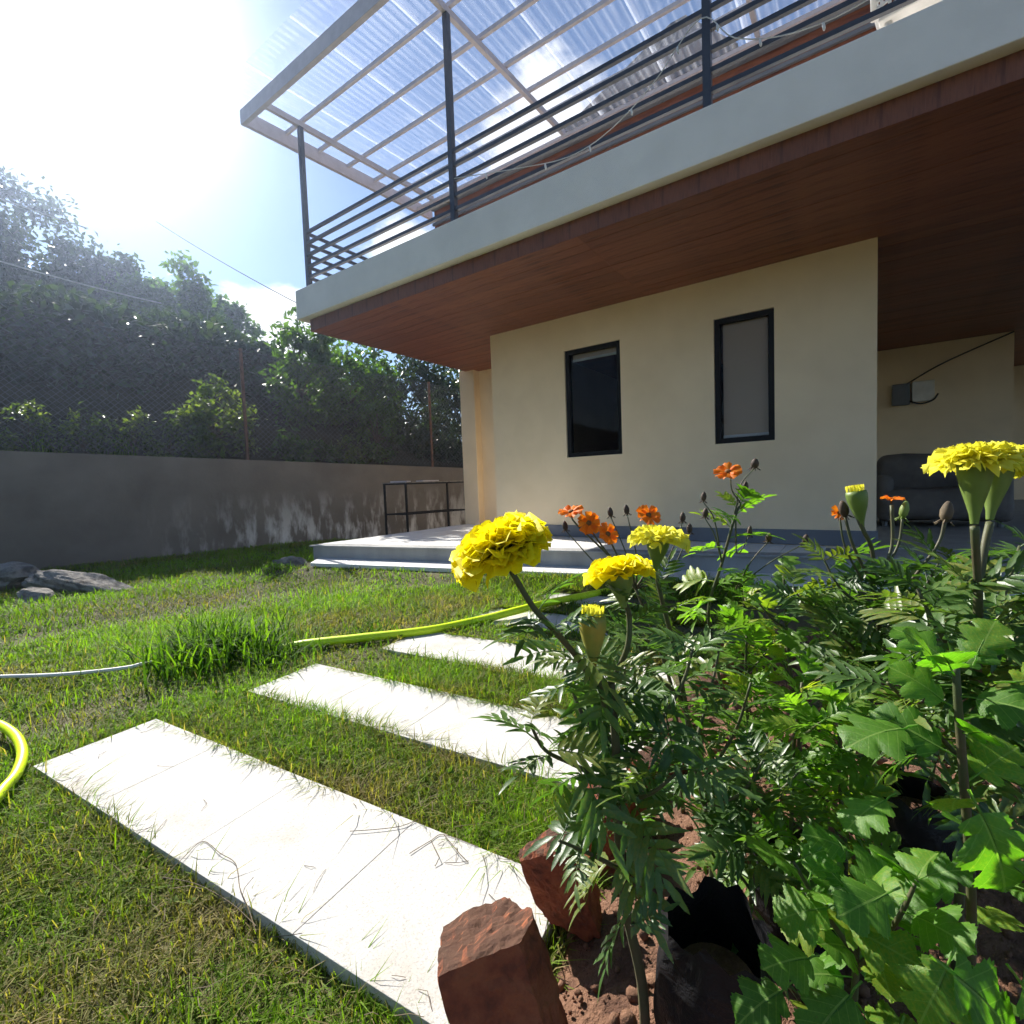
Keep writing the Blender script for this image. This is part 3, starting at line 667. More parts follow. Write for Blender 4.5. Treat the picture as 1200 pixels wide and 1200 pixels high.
# ------------------------------------------------------------------ under the house: meter box, covered seat
mb = empty('meter_box', (.75, 9.70, 2.05), 'small pale electric box with a dark socket and cables on the carport wall', 'electric box')
m = MB(); m.box(-.02, .24, -.09, .018, -.13, .17); m.build('cover', M_WICK, mb, bevel=.01)
m = MB(); m.box(-.26, -.04, -.10, .018, -.16, .16); m.build('socket', M_SKIRT, mb, bevel=.015)
m = MB(); m.tube(catmull([(-.05, -.1, -.12), (.08, -.12, -.17), (.22, -.11, -.13), (.28, -.08, -.04)], 6), .012, 6); m.build('cable', M_CABLE, mb, smooth=True)
m = MB(); m.tube(catmull([(-.08, -.10, .15), (.35, -.09, .40), (1.07, -.06, .70)], 6), .010, 6); m.build('cable', M_CABLE, mb, smooth=True)

def rounded_block(w, d, h, r, n=5, bulge=.03, seed=0):
    """soft block: rounded box grid, slightly uneven"""
    import bmesh
    bm = bmesh.new(); bmesh.ops.create_cube(bm, size=1)
    for v in bm.verts: v.co = Vector((v.co.x * w, v.co.y * d, v.co.z * h))
    bmesh.ops.bevel(bm, geom=bm.edges[:], offset=r, segments=n, profile=.5, affect='EDGES')
    bmesh.ops.subdivide_edges(bm, edges=[e for e in bm.edges if e.calc_length() > .12], cuts=4, use_grid_fill=True)
    rr = random.Random(seed)
    for v in bm.verts:
        v.co += v.co.normalized() * bulge * (math.sin(v.co.x * 9 + seed) * math.sin(v.co.z * 7 + seed * 2) * .5)
    me = bpy.data.meshes.new('block'); bm.to_mesh(me); bm.free()
    me.polygons.foreach_set('use_smooth', [True] * len(me.polygons)); return me
sf = empty('covered_seat', (.78, 7.35, ZF), 'low dark grey rounded bench seat in the carport shade', 'seat')
me = rounded_block(1.1, .25, .80, .11, seed=1); o = place(me, 'backrest', sf, M_SOFA); o.location = (0, .28, .42)
me = rounded_block(1.1, .75, .34, .10, seed=2); o = place(me, 'seat', sf, M_SOFA); o.location = (0, -.08, .25)
for sx in (-.48, .48):
    me = rounded_block(.16, .72, .52, .07, seed=3); o = place(me, 'arm', sf, M_SOFA); o.location = (sx, -.08, .32)
    m = MB(); m.tube([(sx, -.3, 0), (sx, -.3, .1)], .03, 8); m.build('leg', M_SKIRT, sf)
    m = MB(); m.tube([(sx, .25, 0), (sx, .25, .1)], .03, 8); m.build('leg', M_SKIRT, sf)

# ------------------------------------------------------------------ black metal rack by the garden wall
rk = empty('metal_rack', (-6.35, 5.45, 0), 'black metal rack with junk on top beside the garden wall', 'rack')
m = None; A, B = Vector((0, 0, 0)), Vector((.42, .08, 0)); dv = Vector((.25, 1.25, 0))
for p in (A, B, A + dv, B + dv):
    m = MB(); m.box(p.x - .014, p.x + .014, p.y - .014, p.y + .014, -.02, .985); m.build('leg', M_BLACK, rk)
for z in (.48, .975):
    for a, b in ((A, B), (B, B + dv), (B + dv, A + dv), (A + dv, A)):
        d = (b - a).normalized() * .0145; m = MB(); m.bar(a + d + Vector((0, 0, z)), b - d + Vector((0, 0, z)), .022); m.build('cross_bar', M_BLACK, rk)
m = MB(); m.prism([(A.x - .03, A.y - .03), (B.x + .03, B.y - .03), (B.x + dv.x + .03, B.y + dv.y + .03), (A.x + dv.x - .03, A.y + dv.y + .03)], .987, 1.002); m.build('top_board', M_ROCK, rk)
for i, (x, y, w, d) in enumerate(((.12, .25, .3, .16), (.3, .7, .34, .2))):
    m = MB(); m.box(-w / 2, w / 2, -d / 2, d / 2, 0, .022); o = m.build('offcut_board', M_PALE, None, bevel=.003); o.location = (-6.35 + x, 5.45 + y, 1.003); o.rotation_euler.z = .4 + i
    tag(o, ('short pale board lying on the front end of the metal rack', 'pale board lying farther back on the metal rack')[i], 'board')

# ================================================================== VEGETATION (background)
def leaf_cards(C, size, rng, tone, up=.35, aspect=.5, fold=.25):
    """one folded four-cornered leaf per point"""
    n = len(C); d = rng.normal(size=(n, 3)); d[:, 2] -= .25; d /= np.linalg.norm(d, axis=1)[:, None]
    nn = rng.normal(size=(n, 3)); nn[:, 2] += up * 3; s = np.cross(d, nn); s /= np.linalg.norm(s, axis=1)[:, None] + 1e-9; nn = np.cross(s, d)
    L = (size * rng.uniform(.6, 1.35, n))[:, None]; W = L * aspect * .5
    a = C; b = C + d * L * .45 + s * W + nn * W * fold; c = C + d * L - nn * L * .08; e = C + d * L * .45 - s * W + nn * W * fold
    v = np.stack([a, b, c, e], 1).reshape(-1, 3); i = np.arange(n) * 4
    loops = np.stack([i, i + 1, i + 2, i, i + 2, i + 3], 1).ravel()
    return v, loops, np.full(2 * n, 3), np.repeat(tone, 4)
def crown_pts(c, r, nclump, nleaf, rng, spread=.22, shell=.55):
    u = rng.normal(size=(nclump, 3)); u /= np.linalg.norm(u, axis=1)[:, None]
    rad = shell + (1 - shell) * rng.random(nclump) ** .6
    rad *= 1 + .18 * np.sin(u[:, 0] * 5 + u[:, 2] * 7) + .12 * rng.normal(size=nclump)
    cl = np.array(c) + u * rad[:, None] * np.array(r); ct = rng.uniform(0, 1, nclump)
    k = rng.integers(0, nclump, nleaf)
    P = cl[k] + rng.normal(size=(nleaf, 3)) * spread * np.array(r).mean() * rng.uniform(.5, 1.2, nclump)[k][:, None]
    return P, np.clip(ct[k] * .55 + rng.uniform(0, .5, nleaf), 0, 1), cl
def tree(name, base, c, r, nclump, nleaf, size, mat, label, cat, group=None, seed=1, trunk_r=.12, spread=.2, aspect=.5, limbs=7):
    rng = np.random.default_rng(seed); t = empty(name, base, label, cat, group); b = np.array(base)
    P, tone, cl = crown_pts(np.array(c) - b, r, nclump, nleaf, rng, spread)
    v, l, cnt, tn = leaf_cards(P, size, rng, tone, aspect=aspect)
    place(np_mesh('crown', v, l, cnt, mat, tn), 'crown', t)['kind'] = 'stuff'
    m = MB(); top = Vector(np.array(c) - b); fork = top * .55
    m.tube(catmull([(0, 0, -.2), fork * .5 + Vector((.05, .04, 0)), fork, top], 4), list(np.linspace(trunk_r, trunk_r * .35, 13)), 8)
    for k in range(min(limbs, len(cl))):
        q = Vector(cl[k]); st = fork.lerp(top, rng.uniform(0, .7)); m.tube(catmull([st, st.lerp(q, .5) + Vector((0, 0, .08)), q], 3), list(np.linspace(trunk_r * .4, trunk_r * .1, 7)), 6)
    m.build('trunk', M_BARK, t, smooth=True); return t
def hz(x, y): return float(hill_h(np.array(x), np.array(y)))
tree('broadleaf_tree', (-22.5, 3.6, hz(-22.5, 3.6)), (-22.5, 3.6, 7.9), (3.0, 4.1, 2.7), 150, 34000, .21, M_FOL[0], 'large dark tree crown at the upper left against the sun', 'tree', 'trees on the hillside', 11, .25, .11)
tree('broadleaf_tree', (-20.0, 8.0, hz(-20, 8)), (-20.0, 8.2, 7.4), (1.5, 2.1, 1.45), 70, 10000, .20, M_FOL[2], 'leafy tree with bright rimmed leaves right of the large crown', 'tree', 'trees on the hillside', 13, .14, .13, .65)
spots = [((-9.6, 5.9), (-9.4, 6.1, 3.15), (.75, .75, 1.05), 8000, .12, 2, 'bushy green shrub at the fence beside the taller rusty post'),
         ((-10.0, 7.4), (-9.7, 7.6, 3.1), (.9, .9, 1.25), 9000, .13, 2, 'vine covered shrub behind the middle of the fence'),
         ((-10.0, 9.2), (-9.6, 9.4, 3.0), (1.0, 1.1, 1.35), 10000, .12, 0, 'dark shrub behind the fence below the balcony corner'),
         ((-10.2, 11.4), (-9.8, 11.6, 3.1), (1.2, 1.3, 1.5), 10000, .13, 0, 'dark shrub behind the fence nearest the house pillar'),
         ((-8.75, 3.95), (-8.68, 3.95, 1.95), (.34, .55, .75), 5200, .085, 1, 'dense small leaved bush in front of the rusty fence post'),
         ((-8.5, 7.1), (-8.4, 7.1, 2.0), (.3, .42, .75), 3600, .09, 2, 'leafy creeper climbing the fence by the far post'),
         ((-8.55, 5.3), (-8.42, 5.4, 1.62), (.25, .7, .28), 3000, .12, 2, 'low broad leaved plant on the wall between the two posts')]
for i, (bs, c, r, n, sz, mi, lb) in enumerate(spots):
    tree('shrub', (bs[0], bs[1], hz(*bs)), c, r, max(26, n // 120), int(n * .5), sz * 1.25, M_FOL[mi], lb, 'shrub', 'shrubs along the fence', 30 + i, .035, .15, .5, 14)
# weeds on the strip between wall and fence
wl_lab = ['leftmost low weed above the garden wall', 'second low weed from the left above the garden wall', 'third low weed from the left above the garden wall', 'fourth low weed from the left above the garden wall',
          'fifth low weed from the left above the garden wall', 'low weed left of the bush at the fence post', 'low weed between bush and creeper on the wall']
for i, (y, hgt) in enumerate(((.75, .32), (1.25, .42), (1.75, .5), (2.3, .42), (2.85, .5), (3.3, .42), (6.2, .35))):
    x = wall_x(y) - .42
    tree('weed', (x, y, hz(x, y)), (x, y, hz(x, y) + hgt * .5), (.20, .34, hgt * .95), 26, 620, .085, M_FOL[1], wl_lab[i], 'plant', 'weeds along the top of the wall', 60 + i, .012, .16, .38, 14)
def blade_tuft(name, base, n, h, w, spread, mat, rng, droop=.6, parent=None):
    """arching grass blades, five points long"""
    az = rng.uniform(0, 2 * math.pi, n); L = h * rng.uniform(.55, 1.15, n); lean = rng.uniform(.15, 1, n) * droop
    b = np.stack([rng.normal(size=n) * spread, rng.normal(size=n) * spread, np.zeros(n)], 1)
    out = np.stack([np.cos(az), np.sin(az), np.zeros(n)], 1); side = np.stack([-np.sin(az), np.cos(az), np.zeros(n)], 1)
    V = []
    for t in (0, .35, .7, 1.0):
        p = b + out * (L * lean * t ** 1.6)[:, None]; p[:, 2] += L * (t - .55 * lean * t ** 2.4)
        ww = w * (1 - t ** 2) * .5
        if t < 1: V += [p - side * ww, p + side * ww]
        else: V += [p]
    v = np.stack(V, 1).reshape(-1, 3); i = np.arange(n) * 7
    quads = np.stack([i, i + 1, i + 3, i + 2, i + 2, i + 3, i + 5, i + 4], 1).reshape(n, 8); tri = np.stack([i + 4, i + 5, i + 6], 1)
    loops = np.concatenate([quads, tri], 1).ravel(); cnt = np.tile([4, 4, 3], n)
    return np_mesh(name, v, loops, cnt, mat, np.repeat(rng.random(n), 7))
sp_lab = ['spiky grass tuft at the left end of the wall top', 'bright spiky grass tuft standing tallest on the wall', 'spiky grass tuft among the weeds on the wall', 'spiky grass tuft left of the fence post bush']
for i, (y, hh) in enumerate(((.75, .5), (1.3, .55), (1.85, .45), (2.7, .45))):
    x = wall_x(y) - .35; t = empty('grass_tuft', (x, y, hz(x, y)), sp_lab[i], 'grass', 'grass tufts along the top of the wall')
    o = place(blade_tuft('blades', None, 60, hh, .022, .07, M_TUFT, np.random.default_rng(80 + i), .45), 'blades', t); o['kind'] = 'stuff'
# creepers and undergrowth over the bank
rng = np.random.default_rng(21); n = 30000
yy = rng.uniform(-8, 16, n); dd = rng.uniform(.3, 1, n) ** 1.1 * 7.5; xx = wall_x(yy) - .2 - dd
P = np.stack([xx, yy, hill_h(xx, yy) + rng.random(n) ** 2 * .35], 1)
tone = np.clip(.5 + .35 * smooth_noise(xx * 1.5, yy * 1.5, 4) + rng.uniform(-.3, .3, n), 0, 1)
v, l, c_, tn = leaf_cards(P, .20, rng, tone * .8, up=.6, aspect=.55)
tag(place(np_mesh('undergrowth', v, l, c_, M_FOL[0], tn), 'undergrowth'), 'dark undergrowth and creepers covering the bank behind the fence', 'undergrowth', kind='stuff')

# overhead cables
for i, (pa, pb, sag, lb) in enumerate((((-21, 8.0, 11.0), (-9, 8.9, 4.1), .2, 'thin overhead cable sloping down behind the balcony corner'),
                                   ((-13.5, -3, 7.4), (-14.5, 4.1, 7.15), .15, 'upper thin cable crossing the tree at the left edge'),
                                   ((-12.5, -1, 5.6), (-13.2, 5.0, 5.4), .15, 'lower thin cable crossing the bank at the left edge'))):
    a, b = Vector(pa), Vector(pb); m = MB(); m.tube([a.lerp(b, t) - Vector((0, 0, sag * 4 * t * (1 - t))) for t in np.linspace(0, 1, 14)], .012 if i == 0 else .014, 5)
    tag(m.build('overhead_cable', M_CABLE if i == 0 else M_HOSEW), lb, 'cable', 'overhead cables')

# ================================================================== LAWN GRASS
def lawn():
    rng = np.random.default_rng(5); pts = []
    def zone(n, x0, x1, y0, y1, rmin, rmax):
        x = rng.uniform(x0, x1, n); y = rng.uniform(y0, y1, n); r = np.hypot(x, y); k = (r >= rmin) & (r < rmax); return x[k], y[k], r[k]
    Z = [zone(190000, -2.6, .3, -.2, 2.6, .35, 2.6), zone(170000, -4.6, .2, -.8, 4.2, 2.6, 4.4), zone(150000, -9.6, .2, -2.0, 5.6, 4.4, 10.5)]
    x = np.concatenate([z[0] for z in Z]); y = np.concatenate([z[1] for z in Z]); r = np.concatenate([z[2] for z in Z])
    k = ~in_slab(x, y, -.004) & (x > wall_x(y) + .02) & (y < front_y(x) - .285) & (x < bed_x(y) + .04) | ((x < -5.33) & (x > wall_x(y) + .02))
    k &= ~((y > front_y(x) - .285) & (x > -5.33))
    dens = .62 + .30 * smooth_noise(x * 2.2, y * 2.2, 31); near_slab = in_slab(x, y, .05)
    k &= rng.random(len(x)) < np.clip(dens + .45, .5, 1); x, y, r = x[k], y[k], r[k]; ns = near_slab[k]
    ex, ey, ea = [], [], []
    for sx, sy, dep in SLABS:
        for (u0, v0, u1, v1, a0) in ((0, 0, 4 * TILE, 0, math.pi / 2), (0, dep, 4 * TILE, dep, -math.pi / 2), (0, 0, 0, dep, 0)):
            m_ = int(800 * math.hypot(u1 - u0, v1 - v0)); q = rng.random(m_); keep = np.sin(q * 37 + sx * 9 + sy * 5) + np.sin(q * 91 + sy * 13) > -.3; q = q[keep]; m_ = len(q)
            off = rng.uniform(.002, .022, m_); u = u0 + (u1 - u0) * q - off * math.cos(a0); w = v0 + (v1 - v0) * q - off * math.sin(a0)
            ex.append(sx + u * _c - w * _s); ey.append(sy + u * _s + w * _c); ea.append(a0 + SLAB_ROT + rng.normal(size=m_) * .9)
    ex, ey, ea = map(np.concatenate, (ex, ey, ea)); g_ = ex < bed_x(ey); ex, ey, ea = ex[g_], ey[g_], ea[g_]; ne = len(ex)
    x = np.concatenate([x, ex]); y = np.concatenate([y, ey]); r = np.concatenate([r, np.hypot(ex, ey)]); ns = np.concatenate([ns, np.zeros(ne, bool)])
    n = len(x); patch = smooth_noise(x * 1.1, y * 1.1, 33); fine = smooth_noise(x * 5, y * 5, 34)
    L = (.026 + .026 * rng.random(n) + .010 * np.clip(patch, -.8, 1.5)) * np.where(rng.random(n) < .10, 1.8, 1) * (1.1 + .05 * r)
    L = np.clip(L, .012, .12); lush = np.clip((r - 1.8) / 3, 0, 1)
    W = (.0019 + .0014 * rng.random(n)) * (1 + .38 * np.clip(r - 1.2, 0, 6))
    az = rng.uniform(0, 2 * math.pi, n) ; lean = rng.uniform(.25, 1.5, n); lay = rng.random(n) < .16; lean[lay] = rng.uniform(1.5, 2.6, lay.sum())
    az[-ne:] = ea; lean[-ne:] = rng.uniform(.5, 1.8, ne); L[-ne:] *= rng.uniform(.8, 1.4, ne)
    out = np.stack([np.cos(az), np.sin(az)], 1); side = np.stack([-np.sin(az), np.cos(az)], 1)
    z0 = ground_h(x, y) - .004; base = np.stack([x, y], 1)
    def P(t, sg):
        xy = base + out * (L * lean * t ** 1.5)[:, None] + side * (W * .5 * sg * (1 - .25 * t))[:, None]
        z = z0 + L * (t * np.where(lean > 1.5, .55, 1) - .42 * np.clip(lean, 0, 1.15) * t * t) + .004 * t
        return np.concatenate([xy, z[:, None]], 1)
    v = np.stack([P(0, -1), P(0, 1), P(.55, -1), P(.55, 1), P(1, 0)], 1).reshape(-1, 3)
    i = np.arange(n) * 5; loops = np.stack([i, i + 1, i + 3, i + 2, i + 2, i + 3, i + 4], 1).ravel(); cnt = np.tile([4, 3], n)
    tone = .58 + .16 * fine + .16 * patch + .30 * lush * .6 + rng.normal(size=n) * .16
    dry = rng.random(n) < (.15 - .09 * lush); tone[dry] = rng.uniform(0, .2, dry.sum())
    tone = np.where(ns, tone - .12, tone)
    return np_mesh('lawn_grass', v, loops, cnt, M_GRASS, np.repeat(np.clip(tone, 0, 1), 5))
tag(place(lawn(), 'lawn_grass'), 'short green and straw coloured lawn grass around the slabs', 'grass', kind='stuff')
# broad leaved little weeds in the lawn
def lawn_weeds():
    rng = np.random.default_rng(6); n = 2600; P = []
    cx = rng.uniform(-5, -.6, 70); cy = rng.uniform(.1, 3.2, 70)
    k = rng.integers(0, 70, n); x = cx[k] + rng.normal(size=n) * .07; y = cy[k] + rng.normal(size=n) * .07
    g = ~in_slab(x, y, .012) & (y < front_y(x) - .35) & (x < bed_x(y)); x, y = x[g], y[g]
    P = np.stack([x, y, ground_h(x, y) + rng.uniform(.008, .035, len(x))], 1)
    return leaf_cards(P, .024, rng, rng.uniform(.1, .8, len(x)), up=1.2, aspect=.7)
v, l, c_, tn = lawn_weeds()
tag(place(np_mesh('lawn_weeds', v, l, c_, M_WEED, tn), 'lawn_weeds'), 'small round leaved weeds scattered through the lawn', 'weeds', kind='stuff')
def clippings():
    rng = np.random.default_rng(9); m = MB()
    for k in range(520):
        x = rng.uniform(-2.4, -.5); y = rng.uniform(.25, 2.3); a = rng.uniform(0, 6.28); L = rng.uniform(.015, .07); p = np.array([x, y])
        on = bool(in_slab(np.array([x]), np.array([y]), 0)[0]); u = in_slab(np.array([x]), np.array([y]), -.05)[0]
        if u and rng.random() < .72: continue
        z = .0125 if on else .02 + rng.uniform(0, .02)
        q = p + L * np.array([math.cos(a), math.sin(a)]); mid = (p + q) / 2 + rng.normal(size=2) * L * .12
        m.tube([(p[0], p[1], z), (mid[0], mid[1], z + .003), (q[0], q[1], z)], .0007, 3, cap=False)
    return m
tag(clippings().build('dry_clippings', M_DRY), 'dry grass clippings strewn over the slabs and lawn', 'clippings', kind='stuff')
for i, (pp, lb) in enumerate((([(190, 1030), (212, 1008), (237, 986), (258, 1000), (276, 1012), (281, 1040), (290, 1062), (300, 1092)], 'long thin bent stalk lying on the nearest slab'),
                 ([(190, 1028), (230, 1036), (270, 1058), (300, 1085)], 'straighter thin stalk lying on the nearest slab'),
                 ([(410, 974), (440, 972), (470, 968), (490, 960)], 'thin twig lying across the far edge of the nearest slab'),
                 ([(480, 1000), (505, 985), (520, 978), (560, 992)], 'forked dry twig near the right end of the nearest slab'))):
    m = MB(); m.tube(catmull([gnd(a, b, .0125 + .005 * random.random()) for a, b in pp], 4), .0009, 5)
    if i == 3: m.tube([gnd(505, 985, .016), gnd(515, 1005, .02), gnd(510, 1015, .013)], .001, 4); m.tube([gnd(520, 978, .016), gnd(540, 1002, .021), gnd(548, 1010, .013)], .001, 4)
    tag(m.build('dry_stalk', M_DRY), lb, 'stalk', 'dry stalks on the slab')
# big grass clump between slabs and lawn
g0 = gnd(255, 768)
t = empty('grass_clump', (g0.x, g0.y, -.01), 'large bright grass clump at the left end of the second slab', 'grass')
rng = np.random.default_rng(44); blades = []
me = blade_tuft('blades', None, 700, .27, .012, .15, M_TUFT, rng, 1.0); o = place(me, 'blades', t); o['kind'] = 'stuff'
g1 = gnd(330, 770); t = empty('grass_clump', (g1.x, g1.y, -.01), 'smaller dark grass clump touching the corner of the second slab', 'grass')
me = blade_tuft('blades', None, 260, .14, .009, .10, M_TUFT, rng, 1.0); o = place(me, 'blades', t); o['kind'] = 'stuff'
g1 = gnd(440, 742); t = empty('grass_clump', (g1.x, g1.y, -.01), 'small grass clump beside the yellow hose', 'grass')
me = blade_tuft('blades', None, 200, .10, .009, .12, M_TUFT, rng, 1.0); o = place(me, 'blades', t); o['kind'] = 'stuff'

# ================================================================== ROCKS, HOSES
def rock(w, d, h, seed, rough=.18):
    import bmesh
    rr = np.random.default_rng(seed); bm = bmesh.new(); bmesh.ops.create_icosphere(bm, subdivisions=4, radius=1)
    pl = rr.normal(size=(9, 3)); pl /= np.linalg.norm(pl, axis=1)[:, None]; pd = rr.uniform(.55, .85, 9)
    for v in bm.verts:
        p = np.array(v.co)
        for q, dd in zip(pl, pd):
            e = p @ q - dd
            if e > 0: p -= q * e * .92
        f = 1 + rough * .35 * math.sin(p[0] * 5 + seed) * math.sin(p[1] * 6 + 2 * seed) + rough * .25 * math.sin(p[2] * 11 + p[0] * 9) + rr.normal() * .012
        p *= f; v.co = (p[0] * w / 2, p[1] * d / 2, p[2] * h / 2)
    me = bpy.data.meshes.new('rock'); bm.to_mesh(me); bm.free(); return me
for i, (px, py, w, d, h, rz_, lb) in enumerate((
        (88, 693, 1.25, .40, .26, R(32), 'long flat grey rock lying in the lawn at the left'), (10, 690, .62, .5, .36, R(20), 'squat grey rock at the left edge in front of the wall'),
        (40, 703, .40, .26, .15, R(10), 'small stone beside the long flat rock'), (-4, 668, .9, .5, .62, R(-30), 'pale slanting rock at the left edge against the wall'),
        (341, 667, .42, .28, .26, R(30), 'grey rock at the left corner of the terrace step'))):
    g = gnd(px, py); o = place(rock(w, d, h, 50 + i), 'rock', None, M_ROCK); o.location = (g.x, g.y, h * .26); o.rotation_euler = (R(5) * (i % 3 - 1), R(7) * (1 - i % 2 * 2), rz_)
    tag(o, lb, 'rock', 'rocks at the lawn edge')
def hose(name, pix, r, mat, lb, z=.02):
    m = MB(); p = [gnd(a, b, z if len(q) == 0 else q[0]) for a, b, *q in pix]
    m.tube(catmull(p, 8), r, 10); o = m.build(name, mat, None, smooth=True); tag(o, lb, 'hose'); return o
hose('garden_hose', [(300, 772, -.05), (345, 757, .02), (420, 748), (500, 739), (560, 727), (600, 717, .055), (640, 707, .055), (690, 697, .03), (740, 688), (800, 684), (860, 690)], .026, M_HOSE, 'lime yellow garden hose running past the slabs towards the terrace', .03)
hose('garden_hose', [(-120, 900), (-60, 850), (-14, 846), (14, 858), (26, 880), (20, 905), (4, 925), (-20, 950), (-90, 985)], .016, M_HOSE, 'loop of lime yellow garden hose at the left edge', .03)
hose('white_hose', [(-40, 796), (0, 793), (60, 791), (110, 787), (150, 782), (172, 777), (215, 772, -.03)], .009, M_HOSEW, 'thin white hose lying in the lawn at the left', .035)

# ================================================================== HAZE ADDED FOR THE SUN VEIL
def haze():
    m = MB(); m.box(-420, 420, -420, 420, -1.2, 13.6); me = m.mesh('haze'); o = place(me, 'haze'); o['kind'] = 'stuff'; o['label'] = 'thin blue haze added to stand in for the lens flare veil over the hillside'; o['category'] = 'haze'
    mt = bpy.data.materials.new('haze'); mt.use_nodes = True; N = mt.node_tree.nodes; N.clear(); out = N.new('ShaderNodeOutputMaterial'); v = N.new('ShaderNodeVolumePrincipled')
    v.inputs['Color'].default_value = (.58, .71, 1, 1); v.inputs['Density'].default_value = HAZE_D; v.inputs['Anisotropy'].default_value = .82  # added bluish scattering stands in for the lens flare veil on the hillside
    mt.node_tree.links.new(v.outputs[0], out.inputs['Volume']); me.materials.append(mt)
HAZE_D = .0022
haze()

# ================================================================== FLOWER BED
# ---- leaf, petal and bud meshes (unit length, along +X, upper side +Z)
def leaflet(m, org, dirv, up, L, W, nseg=5, rng=random, curl=.15, fold=.35, serr=.12):
    d = Vector(dirv).normalized(); u = Vector(up); s = d.cross(u).normalized(); u = s.cross(d).normalized()
    vs = []; fs = []
    for i in range(nseg + 1):
        t = i / nseg; w = W * .5 * (math.sin(math.pi * min(1, t ** .8 * .97 + .03)) ** .8) if i < nseg else 0
        w *= 1 + serr * ((i % 2) * 2 - 1); c = Vector(org) + d * L * t - u * (curl * L * t * t)
        if i == nseg: vs.append(c)
        else: vs += [c - s * w + u * w * fold, c, c + s * w + u * w * fold]
    for i in range(nseg - 1):
        a = 3 * i; fs += [(a, a + 1, a + 4, a + 3), (a + 1, a + 2, a + 5, a + 4)]
    a = 3 * (nseg - 1); fs += [(a, a + 1, a + 3), (a + 1, a + 2, a + 3)]
    m.add(vs, fs)
def pinnate_leaf(seed, mat, pairs=5, lw=.10, ll=.50, bend=.35):
    rr = random.Random(seed); m = MB(); prev = None; pts = []
    def rach(t): return Vector((t * .82, .03 * math.sin(t * 3 + seed), .16 * t - bend * t * t))
    m.tube([rach(t) for t in (0, .25, .5, .75, 1)], [.014, .012, .009, .007, .004], 4, cap=False)
    for k in range(pairs):
        t = .22 + .74 * k / pairs; p = rach(t); L = ll * (math.sin(math.pi * (.22 + .62 * (k + .5) / pairs)) ** .7) * rr.uniform(.85, 1.12)
        for sg in (-1, 1):
            a = R(rr.uniform(46, 62) - 14 * k / pairs); d = Vector((math.cos(a), sg * math.sin(a), rr.uniform(-.1, .25)))
            leaflet(m, p, d, Vector((0, 0, 1)) + Vector((rr.uniform(-.25, .25), -sg * .25, 0)), L, lw * rr.uniform(.85, 1.15), 6, rr, rr.uniform(.08, .35), .32)
    leaflet(m, rach(.97), (1, rr.uniform(-.15, .15), -.25), (0, 0, 1), ll * .95, lw, 6, rr, .2, .3)
    return m.mesh('leaf', mat, True)
def lobed_leaf(seed, mat, lobes=3, width=.72):
    """chrysanthemum type: rounded lobes with small teeth, petiole, folded along the midrib"""
    rr = random.Random(seed); m = MB(); n = 34; rows = []
    def mid(t): return Vector((.22 + .78 * t, .02 * math.sin(3 * t + seed), .10 * t - .26 * t * t))
    for i in range(n + 1):
        t = i / n
        env = (math.sin(math.pi * (t * .9 + .1) ** .85) ** .75) if t < 1 else .02
        lob = .46 + .54 * abs(math.cos(math.pi * (lobes - .4) * (t + .02))) ** .75
        th = 1 + .055 * (1 if i % 2 else -1)
        w = width * .5 * max(env, .02) * lob * th
        fwd = .22 * w / width * 2 * .5
        c = mid(t); row = []
        for j in (-3, -2, -1, 0, 1, 2, 3):
            u = j / 3; aw = abs(u)
            row.append(c + Vector((fwd * aw ** 1.5, u * w, .22 * aw * w - .32 * aw * aw * w + .018 * math.sin(9 * t + 4 * u + seed) * aw)))
        rows.append(row)
    vs = [p for r_ in rows for p in r_]; fs = []
    for i in range(n):
        for j in range(6):
            a = i * 7 + j; fs.append((a, a + 1, a + 8, a + 7))
    m.add(vs, fs); m.tube([(0, 0, 0), (.12, 0, .012), mid(0), mid(.3), mid(.7)], [.016, .013, .014, .010, .005], 5, cap=False)
    return m.mesh('leaf', mat, True)
def petal_mesh(seed, mat, w=.5, ruff=.10, notch=.06, cup=.25, droop=.25, nl=5, nw=5):
    rr = random.Random(seed); vs = []; fs = []; ph = rr.uniform(0, 6)
    for i in range(nl + 1):
        t = i / nl; ww = w * .5 * (.22 + .78 * math.sin(min(1, t * 1.05) * math.pi / 2) ** 1.1) * (1 if t < .85 else .93)
        for j in range(nw):
            u = -1 + 2 * j / (nw - 1); x = t * (1 - .10 * abs(u) ** 2 * t) - notch * (1 if abs(u) < .3 else 0) * (t > .95) + .03 * t * math.sin(5 * u + ph)
            z = cup * t * t - droop * t ** 3 - .12 * (u * u) * t + ruff * t * t * math.sin(u * 4.6 + ph + 2 * t)
            vs.append((x, u * ww, z))
    for i in range(nl):
        for j in range(nw - 1):
            a = i * nw + j; fs.append((a, a + 1, a + nw + 1, a + nw))
    m = MB(); m.add(vs, fs); return m.mesh('petal', mat, True)
LEAF_M = [pinnate_leaf(s, M_MLEAF, 5 + s % 2, bend=.2 + .1 * s) for s in range(4)]
LEAF_Y = [pinnate_leaf(10 + s, M_YLEAF, 4, .13, .40, .15 + .1 * s) for s in range(3)]
LEAF_C = [lobed_leaf(s, M_CLEAF, 3, .72 + .06 * s) for s in range(3)]
LEAF_CY = [lobed_leaf(5 + s, M_YLEAF, 3, .66) for s in range(2)]
LEAF_MY = [pinnate_leaf(20 + s, M_YLEAF, 5, .12, .40, .2 + .1 * s) for s in range(3)]
PET_Y = [petal_mesh(s, M_YPET, .80, .11, .04) for s in range(3)]; PET_P = [petal_mesh(s + 4, M_PPET, .46, .10, droop=.35) for s in range(3)]
